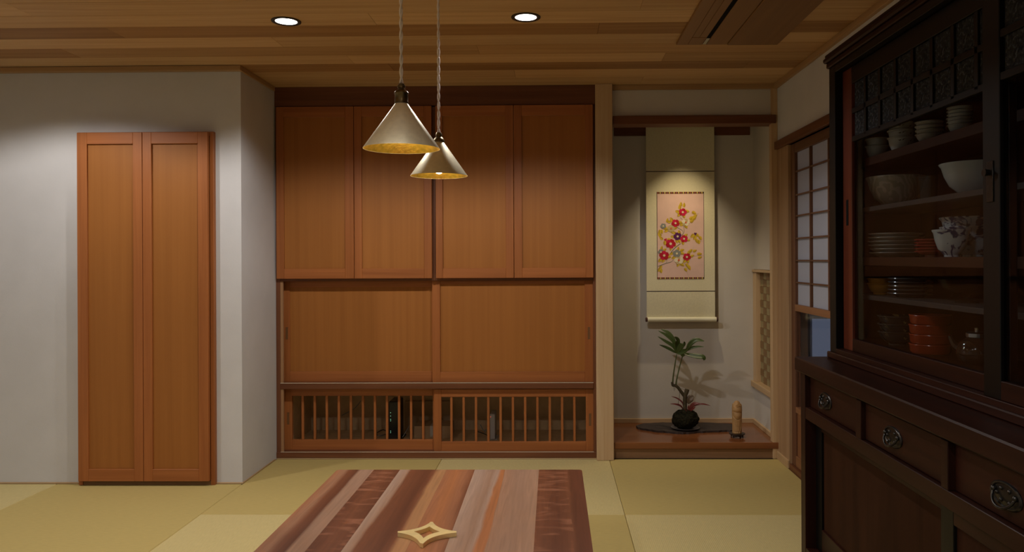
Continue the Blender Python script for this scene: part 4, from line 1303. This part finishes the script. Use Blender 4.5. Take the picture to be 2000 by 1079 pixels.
# side walls and caps (fill between outlines)
ov = [[bm.verts.new((p.x, p.y, z)) for p in out] for z in (TZt + .0005, ZT)]
iv = [[bm.verts.new((p.x, p.y, z)) for p in inn] for z in (TZt + .0005, ZT)]
for V in (ov, iv):
    n = len(V[0])
    for k in range(n): bm.faces.new((V[0][k], V[0][(k + 1) % n], V[1][(k + 1) % n], V[1][k]))
for lev in (0, 1):
    es = []
    for V in (ov[lev], iv[lev]):
        for k in range(len(V)):
            e = bm.edges.get((V[k], V[(k + 1) % len(V)]))
            es.append(e)
    bmesh.ops.triangle_fill(bm, edges=es, use_beauty=True)
bmesh.ops.recalc_face_normals(bm, faces=bm.faces[:])
obj('star_trivet', bm, M['brass'], label='open four-pointed brass star trivet lying on the low table', cat='trivet', base=True)

# ------------------------------------------------------------------ pendant lamps
def pendant(xc, yrim, Y, rpx, ycap, ysock, lab, big, bdrop=.03):
    c = WY(xc, yrim, Y)
    z0 = c.z
    z1 = WY(xc, ycap, Y).z
    zs_ = WY(xc, ysock, Y).z
    R_ = rpx / 1514 * Y
    rt = .0165
    p = thing('pendant_lamp', (c.x, Y, z0), lab, 'pendant lamp', 'conical brass pendant lamps')
    h = z1 - z0
    obj('shade', lathe(bmesh.new(), [(R_ - .0012, .0004), (R_, 0), (R_, .001), (rt, h), (rt * .6, h + .001), (rt * .6, h - .001), (rt, h - .002)], c.x, Y, z0, 64), M['shade_out'], p, smooth='auto')
    obj('shade_lining', lathe(bmesh.new(), [(R_ - .0011, .0006), (rt - .0006, h - .0022), (0, h - .0024)], c.x, Y, z0, 64), M['gold'], p, smooth='auto')
    H_ = zs_ - z1
    if big:
        prof_ = [(rt + .0015, 0), (rt + .002, .002), (rt + .0012, .004), (rt + .0012, H_ * .43), (rt + .0025, H_ * .46), (rt + .0025, H_ * .51), (rt - .001, H_ * .60), (.011, H_ * .66), (.0075, H_ * .68), (.0075, H_ * .72),
                 (.0105, H_ * .74), (.0105, H_ * .87), (.0080, H_ * .90), (.0080, H_ * .95), (.004, H_), (0, H_)]
    else:
        prof_ = [(rt + .0035, -.002), (rt + .0035, .004), (rt, .010), (.012, H_ * .46), (.010, H_ * .50), (.0115, H_ * .55), (.0115, H_ * .8), (.009, H_ * .95), (.004, H_), (0, H_)]
    obj('lamp_holder', lathe(bmesh.new(), prof_, c.x, Y, z1 + .0008, 32), M['bronze'], p, smooth='auto')
    # twisted cord: two strands
    bm = bmesh.new()
    zc = CEIL - .02
    n = int((zc - zs_) / .0022)
    for ph in (0, math.pi):
        P = [(c.x + .0027 * math.cos(ph + k * .22), Y + .0027 * math.sin(ph + k * .22), zs_ - .002 + (zc - zs_ + .004) * k / n) for k in range(n + 1)]
        tube(bm, P, .0027, 6)
    obj('cord', bm, M['cord'], p, smooth=True)
    obj('ceiling_cup', lathe(bmesh.new(), [(0, -.03), (.006, -.03), (.032, -.02), (.035, 0), (0, 0)], c.x, Y, CEIL - .0003, 32), M['bronze'], p, smooth='auto')
    bz = z0 + bdrop
    obj('bulb', lathe(bmesh.new(), [(0, 0), (.010, .003), (.016, .012), (.017, .02), (.013, .035), (.010, .05), (.010, h - .034), (0, h - .034)], c.x, Y, bz, 24), M['bulb'], p, smooth=True)
    l_ = bpy.data.lights.new('pendant_light', 'POINT'); l_.energy = BULB_W; l_.color = BULB_COL; l_.shadow_soft_size = .015
    o_ = bpy.data.objects.new('pendant_light', l_); link(o_, p); o_.location = (0, 0, .018 if big else .003)


pendant(784.5, 291, 2.046, 74.5, 202.5, 163, 'nearer and higher-looking brass cone pendant lamp with tall bronze holder', True)
pendant(857.5, 344, 2.728, 55.6, 277, 259, 'farther brass cone pendant lamp half hidden behind the nearer one', False, .0065)

# ------------------------------------------------------------------ dark two-part cabinet at the right
XL, XU = .86, .963
CYF, CYN = 2.712, 0.72
XBk = XR - .004
lc = thing('drawer_chest', (1.05, 1.7, 0), 'dark old wooden chest with drawers and sliding doors under the glass cabinet', 'chest')


def yx(x, X): return WX(x, 600, X).y
def zx(x, y, X): return WX(x, y, X).z


CT, CB = zx(1568, 703, XL - .012), zx(1600, 742, XL)
DB = zx(1600, 812, XL)
RB = zx(1600, 836, XL)
cy1 = yx(1551, XL - .014)
B('counter', M['chestY'], lc, XL - .014, XBk, CYN - .01, cy1, CB, CT, .004)
B('corner_post', M['chestZ'], lc, XL, XL + .05, CYF - .045, CYF, 0, CB)
B('corner_post', M['chestZ'], lc, XL, XL + .05, CYN, CYN + .045, 0, CB)
B('back_panel', M['chestY'], lc, XBk - .015, XBk, CYN, CYF, .02, CB, 0)
B('end_panel', M['chestX'], lc, XL + .05, XBk - .015, CYF - .02, CYF, .02, CB, 0)
B('end_panel', M['chestX'], lc, XL + .05, XBk - .015, CYN, CYN + .02, .02, CB, 0)
B('middle_rail', M['chestY'], lc, XL + .001, XL + .05, CYN + .045, CYF - .045, RB, DB)
B('upper_rail', M['chestY'], lc, XL + .004, XL + .05, CYN + .045, CYF - .045, CB - .008, CB)
B('bottom_rail', M['chestY'], lc, XL + .001, XL + .06, CYN + .045, CYF - .045, .09, .155)
B('inner_floor', M['blackY'], lc, XL + .06, XBk - .015, CYN + .02, CYF - .02, .13, .15, 0)
B('dust_board', M['blackY'], lc, XL + .05, XBk - .015, CYN + .02, CYF - .02, RB + .01, RB + .025, 0)
ye = [(2.664, 2.226), (2.187, 1.741), (1.708, 1.262), (1.223, .768)]
pulls = [(1607, 787), (1740, 855), (1957, 965), None]
for k, (a, b_) in enumerate(ye):
    if k: B('drawer_post', M['chestZ'], lc, XL + .001, XL + .05, a + .001, ye[k - 1][1] - .001, DB, CB - .008)
    d = thing('drawer', (XL, (a + b_) / 2, DB), None, None); d.parent = lc
    wl = Vector((XL, (a + b_) / 2, DB)); d.location = wl - WLOC[lc.name]; WLOC[d.name] = wl
    DR = (.017, .013, .016, .016)[k]
    B('drawer_front', M['drawer'], d, XL + DR, XL + .037, b_ + .002, a - .002, DB + .002, CB - .012)
    B('drawer_box', M['chestY'], d, XL + .037, XBk - .05, b_ + .01, a - .01, DB + .004, CB - .02, 0)
    DR = (.017, .013, .016, .016)[k]
    yc = WX(*pulls[k], XL + .007).y if pulls[k] else (a + b_) / 2
    zc = (DB + CB - .01) / 2 - .004
    # oval back plate with raised rim
    bm = bmesh.new()
    rings = []
    for f, xo in ((1, 0), (1, -.002), (.93, -.0045), (.84, -.0045), (.78, -.002), (.4, -.003), (.0, -.004)):
        rings.append([bm.verts.new((XL + DR + xo, yc + .054 * f * math.cos(2 * math.pi * q / 32), zc + .027 * f * math.sin(2 * math.pi * q / 32))) for q in range(32)] if f else [bm.verts.new((XL + DR + xo, yc, zc))])
    for A, Bq in zip(rings, rings[1:]):
        for q in range(32):
            if len(Bq) == 1: bm.faces.new((A[q], A[(q + 1) % 32], Bq[0]))
            else: bm.faces.new((A[q], A[(q + 1) % 32], Bq[(q + 1) % 32], Bq[q]))
    bmesh.ops.recalc_face_normals(bm, faces=bm.faces[:])
    for q in range(6):      # raised rosettes on the plate
        an = 2 * math.pi * q / 6
        bmesh.ops.create_uvsphere(bm, u_segments=8, v_segments=5, radius=.0045, matrix=Matrix.Translation((XL + DR - .0025, yc + .028 * math.cos(an), zc + .013 * math.sin(an))))
    obj('pull_plate', bm, M['iron'], d, smooth='auto')
    bm = bmesh.new()
    P = [(XL + DR - .005 - .012 * math.sin(math.pi * q / 14), yc + .036 * math.cos(math.pi * q / 14), zc + .004 - .026 * math.sin(math.pi * q / 14)) for q in range(15)]
    tube(bm, P, .003, 8)
    for s_ in (-1, 1): bmesh.ops.create_uvsphere(bm, u_segments=10, v_segments=6, radius=.006, matrix=Matrix.Translation((XL + DR - .005, yc + s_ * .036, zc + .005)))
    obj('bail_handle', bm, M['iron'], d, smooth=True)


def slide(y1, y0, xf, z0, z1, name='sliding_panel'):
    d = thing(name, (xf, (y0 + y1) / 2, z0), None, None); d.parent = lc
    wl = Vector((xf, (y0 + y1) / 2, z0)); d.location = wl - WLOC[lc.name]; WLOC[d.name] = wl
    B('stile', M['blackZ'], d, xf, xf + .022, y1 - .055, y1, z0, z1)
    B('stile', M['chestZ'], d, xf, xf + .022, y0, y0 + .055, z0, z1)
    B('rail', M['chestY'], d, xf, xf + .022, y0 + .055, y1 - .055, z0, z0 + .08)
    B('rail', M['chestY'], d, xf, xf + .022, y0 + .055, y1 - .055, z1 - .03, z1)
    B('panel', M['chest_panel'], d, xf + .008, xf + .014, y0 + .055, y1 - .055, z0 + .08, z1 - .03, 0)
    B('finger_slot', M['void'], d, xf - .0005, xf + .001, y0 + .018, y0 + .036, z0 + .12, z0 + .24, 0)
    return d


slide(2.66, 1.72, XL + .034, .158, RB - .002)
slide(1.755, .77, XL + .008, .158, RB - .002)

# upper glass cabinet
gc = thing('glass_cabinet', (1.1, 1.7, CT), 'dark upper cabinet with latticed glass doors standing on the chest', 'cabinet')
UT = zx(1623, 132, XU)
UB = CT + .0005
B('corner_post', M['blackZ'], gc, XU, XU + .045, CYF - .055, CYF, UB, UT)
B('corner_post', M['blackZ'], gc, XU, XU + .045, CYN, CYN + .05, UB, UT)
B('end_panel', M['chestX'], gc, XU + .045, XBk - .012, CYF - .018, CYF, UB, UT, 0)
B('end_panel', M['chestX'], gc, XU + .045, XBk - .012, CYN, CYN + .018, UB, UT, 0)
B('back_panel', M['chestY'], gc, XBk - .012, XBk, CYN, CYF, UB, UT, 0)
B('top_board', M['chestY'], gc, XU + .045, XBk - .012, CYN + .018, CYF - .018, UT - .02, UT, 0)
FZ = .868
B('floor_board', M['chestY'], gc, XU + .045, XBk - .012, CYN + .018, CYF - .018, FZ - .018, FZ, 0)
B('bottom_rail', M['chestY'], gc, XU - .002, XU + .045, CYN + .05, CYF - .055, UB, .838)
B('base_moulding', M['chestY'], gc, XU - .012, XU + .0, CYN + .0, CYF + .0, UB, UB + .022, .003)
LT = 1.735
B('head_rail', M['blackY'], gc, XU, XU + .045, CYN + .05, CYF - .055, LT + .045, UT)
bm = bmesh.new()
box(bm, XU - .008, XBk, CYN - .01, CYF + .006, UT, UT + .018, .003)
box(bm, XU - .018, XBk, CYN - .018, CYF + .012, UT + .018, UT + .036, .005)
box(bm, XU - .012, XBk, CYN - .015, CYF + .008, UT + .036, UT + .048, .003)
obj('cornice', bm, M['chestY'], gc)
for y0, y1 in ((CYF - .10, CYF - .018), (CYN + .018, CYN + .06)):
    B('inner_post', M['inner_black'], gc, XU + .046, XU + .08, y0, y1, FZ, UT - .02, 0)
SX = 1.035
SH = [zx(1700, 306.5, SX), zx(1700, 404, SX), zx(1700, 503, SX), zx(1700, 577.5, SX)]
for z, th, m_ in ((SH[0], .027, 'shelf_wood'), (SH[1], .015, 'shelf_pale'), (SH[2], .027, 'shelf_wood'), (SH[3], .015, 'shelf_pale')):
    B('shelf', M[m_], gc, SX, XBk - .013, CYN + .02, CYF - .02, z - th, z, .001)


def gdoor(y1, y0, xf, stile_mat, w1, w2):
    d = thing('sliding_glass_door', (xf, (y0 + y1) / 2, .84), None, None); d.parent = gc
    wl = Vector((xf, (y0 + y1) / 2, .84)); d.location = wl - WLOC[gc.name]; WLOC[d.name] = wl
    x1 = xf + .018
    z0, z1 = .8385, LT + .043
    B('stile', M[stile_mat], d, xf, x1, y1 - w1, y1, z0, z1)
    B('stile', M['blackZ'], d, xf, x1, y0, y0 + w2, z0, z1)
    a, b_ = y0 + w2, y1 - w1
    B('bottom_rail', M['chestY'], d, xf, x1, a, b_, z0, .880)
    B('top_rail', M['blackY'], d, xf, x1, a, b_, 1.722, z1)
    for z in (1.632, 1.539): B('muntin', M['blackY'], d, xf + .002, x1 - .002, a, b_, z - .0085, z + .0085, .001)
    ys = [b_ - .1035]
    while ys[-1] - .1075 > a + .03: ys.append(ys[-1] - .1075)
    f = None
    for q in ys:
        if f is None: f, fy = B('muntin', M['blackZ'], d, xf + .002, x1 - .002, q - .008, q + .008, 1.539, 1.722, .001), q
        else: clone(f, d, (0, q - fy, 0))
    cols = [b_] + ys + [a]
    for hi, lo_ in zip(cols, cols[1:]):
        for z0_, z1_ in ((1.5475, 1.6235), (1.6405, 1.722)):
            B('etched_pane', M['etched'], d, xf + .008, xf + .0105, lo_ + .008, hi - .008, z0_, z1_, 0)
    B('glass_pane', M['glass'], d, xf + .008, xf + .0105, a, b_, .880, 1.5305, 0)
    return d, a, b_


d, a, b_ = gdoor(2.652, 1.692, XU + .024, 'lacquer_red', .078, .06)
B('finger_pull', M['void'], d, XU + .0232, XU + .0246, b_ + .030, b_ + .048, zx(1653, 441, XU + .024), zx(1653, 391, XU + .024), 0, label='dark slot shaped finger pull')
d, a, b_ = gdoor(1.757, .775, XU + .003, 'blackZ', .066, .06)
bm = bmesh.new()
tube(bm, [(XU + .003, b_ + .035, 1.335), (XU - .012, b_ + .035, 1.335)], [.006, .009], 12)
box(bm, XU + .0005, XU + .003, b_ + .022, b_ + .048, 1.27, 1.36, .0005)
obj('latch', bm, M['iron'], d, smooth='auto')

# ---- tableware behind the glass
ORD = ['topmost', 'second from top', 'third from top', 'fourth from top', 'fifth from top', 'sixth from top', 'seventh from top']


def order(k, n):      # k counted from the bottom
    if n == 1: return ''
    if k == n - 1: return 'topmost '
    if k == 0: return 'lowest '
    return ORD[n - 1 - k] + ' '


def bowl(r, h, foot=.45, t=.003, lip=0.0):
    rf = r * foot
    return [(0, .004), (rf * .85, .004), (rf * .9, 0), (rf, 0), (rf, .005), (r * .72, h * .30), (r * .88, h * .60), (r * .965, h * .88), (r + .0018 + lip, h - .0035), (r + .0022 + lip, h - .0012), (r + .0008 + lip, h), (r - t + lip, h), (r * .88 - t, h * .60), (r * .72 - t, h * .30 + t), (rf, .005 + t), (0, .005 + t)]


def plate(r, h=.016, t=.003):
    return [(0, 0), (r * .6, 0), (r * .62, .002), (r * .86, h * .6), (r, h), (r - .001, h + t * .6), (r * .85, h * .6 + t), (r * .6, t + .001), (0, t + .001)]


def cup(r, h, t=.003):
    return [(0, 0), (r * .62, 0), (r * .70, h * .12), (r * .88, h * .5), (r * .965, h * .88), (r + .0018, h - .0035), (r + .0022, h - .0012), (r + .0008, h), (r - t, h), (r * .88 - t, h * .5), (r * .68 - t, h * .14), (0, h * .14)]


def stack(name, prof, x, X, zsh, n, pitch, mat, what, where, cat, group, seg=36, jitter=.001, Y=None):
    Y = Y if Y else WX(x, 505, X).y
    first = None
    for k in range(n):
        lab = ('%s%s%s' % (order(k, n), what, where)).strip()
        z = zsh + .0006 + k * pitch
        if first is None:
            first = obj(name, lathe(bmesh.new(), prof, X, Y, z, seg), mat, smooth='auto', label=lab, cat=cat, group=group, base=True)
            o = first
        else:
            o = clone(first, None, (rr_.uniform(-jitter, jitter), rr_.uniform(-jitter, jitter), k * pitch))
            o['label'] = lab
    return Y


P = M['porcelain']
stack('teacup', cup(.036, .045, .0022), 1714, 1.085, SH[0], 2, .024, P, 'white teacup ', 'of the leftmost pair on the top shelf', 'cup', 'stacked cups, top shelf left end')
stack('teacup', cup(.040, .046, .002), 1762, 1.09, SH[0], 3, .0225, M['flowercup'], 'flower-marked teacup ', 'of the second stack on the top shelf', 'cup', 'stacked flower cups, top shelf')
stack('small_dish', bowl(.036, .028), 1816, 1.09, SH[0], 4, .012, M['creamware'], 'cream dish ', 'of the third stack on the top shelf', 'dish', 'stacked cream dishes, top shelf')
stack('small_bowl', bowl(.030, .026), 1876, 1.09, SH[0], 6, .0095, P, 'small white bowl ', 'of the rightmost stack on the top shelf', 'bowl', 'stacked white bowls, top shelf right')
stack('serving_bowl', bowl(.090, .100, .42, .005), 1750, 1.135, SH[1], 1, 0, M['carved'], 'large combed stoneware bowl at left ', 'on the second shelf', 'bowl', None, 48)
stack('tumbler', [(0, 0), (.026, 0), (.030, .075), (.0285, .075), (.025, .004), (0, .004)], 1812, 1.12, SH[1], 1, 0, M['clearware'], 'clear glass tumbler between the two bowls ', 'on the second shelf', 'glass', None, 24)
stack('white_bowl', bowl(.082, .086, .42, .004, .001), 1903, 1.13, SH[1], 1, 0, P, 'large plain white bowl at right ', 'on the second shelf', 'bowl', None, 48)
stack('oval_plate', plate(.086, .014), 1752, 1.135, SH[2], 6, .0125, M['creamware'], 'cream plate ', 'of the tall plate stack on the middle shelf', 'plate', 'plate stack, middle shelf left', 40, .004)
stack('red_dish', bowl(.052, .018, .5, .0025), 1826, 1.10, SH[2], 5, .0084, M['redlac'], 'red lacquer dish ', 'of the stack on the middle shelf', 'dish', 'red lacquer dishes, middle shelf')
stack('noodle_bowl', bowl(.078, .085, .40, .0035, .002), 1898, 1.181, SH[2], 2, .027, M['bluewhite'], 'large blue and white bowl ', 'behind the small one on the middle shelf', 'bowl', 'large blue and white bowls')
stack('rice_bowl', bowl(.046, .074, .40, .003), 1858, 1.08, SH[2], 1, 0, M['bluewhite'], 'small blue and white rice bowl in front ', 'on the middle shelf', 'bowl', None)
stack('ochre_bowl', bowl(.039, .038, .5, .0022), 1718, 1.09, SH[3], 2, .016, M['ochre'], 'ochre glazed bowl ', 'of the pair on the fourth shelf', 'bowl', 'ochre bowls, fourth shelf')
stack('grey_plate', plate(.066, .012), 1778, 1.11, SH[3], 5, .0115, M['greyplate'], 'dark grey plate ', 'of the stack on the fourth shelf', 'plate', 'grey plates, fourth shelf')
Yg = WX(1888, 505, 1.12).y
t = thing('glass_compote', (1.12, Yg, SH[3]), 'fluted clear glass dish on a short stem, fourth shelf right', 'glass dish')
obj('dish_bowl', lathe(bmesh.new(), [(0, .022), (.03, .024), (.06, .04), (.072, .064), (.070, .064), (.058, .043), (.03, .028), (0, .026)], 1.12, Yg, SH[3] + .0005, 20), M['clearware'], t)
obj('stem', lathe(bmesh.new(), [(0, 0), (.030, 0), (.028, .003), (.007, .008), (.006, .018), (.012, .022), (0, .022)], 1.12, Yg, SH[3] + .0005, 20), M['clearware'], t)
stack('patterned_bowl', bowl(.058, .044, .45), 1752, 1.10, FZ, 3, .025, M['zigzag'], 'dark zigzag-patterned bowl ', 'of the stack on the cabinet floor', 'bowl', 'zigzag bowls, cabinet floor')
stack('lacquer_bowl', [(0, .002), (.046, .002), (.047, 0), (.050, 0), (.0545, .006), (.0555, .022), (.0575, .0255), (.0568, .0275), (.0535, .0275), (.0525, .008), (.046, .005), (0, .005)], 1816, 1.10, FZ, 4, .0282, M['vermilion'], 'vermilion lacquer bowl ', 'of the stack on the cabinet floor', 'bowl', 'vermilion bowls, cabinet floor')
# teapot
Yp, Xp = WX(1908, 505, 1.11).y, 1.11
t = thing('teapot', (Xp, Yp, FZ), 'glossy dark teapot with a ribbed metal lid on the cabinet floor', 'teapot')
z = FZ + .0006
obj('body', lathe(bmesh.new(), [(0, 0), (.034, 0), (.046, .012), (.050, .030), (.044, .052), (.028, .066), (.024, .070), (0, .070)], Xp, Yp, z, 32), M['darkteapot'], t, smooth='auto')
obj('lid', lathe(bmesh.new(), [(0, .0705), (.027, .0705), (.027, .080), (.020, .084), (.006, .086), (.007, .094), (0, .096)], Xp, Yp, z, 24), M['steel'], t, label='ribbed silver lid')
sp_ = smoothpts([(Xp - .02, Yp + .036, z + .03), (Xp - .03, Yp + .058, z + .044), (Xp - .036, Yp + .070, z + .066)], 5)
obj('spout', tube(bmesh.new(), sp_, [.012 - .007 * i / (len(sp_) - 1) for i in range(len(sp_))], 10), M['darkteapot'], t, smooth=True)
hd = smoothpts([(Xp + .01, Yp - .040, z + .052), (Xp + .01, Yp - .072, z + .055), (Xp + .01, Yp - .076, z + .028), (Xp + .01, Yp - .046, z + .018)], 5)
obj('handle', tube(bmesh.new(), hd, .0042, 8), M['darkteapot'], t, smooth=True)
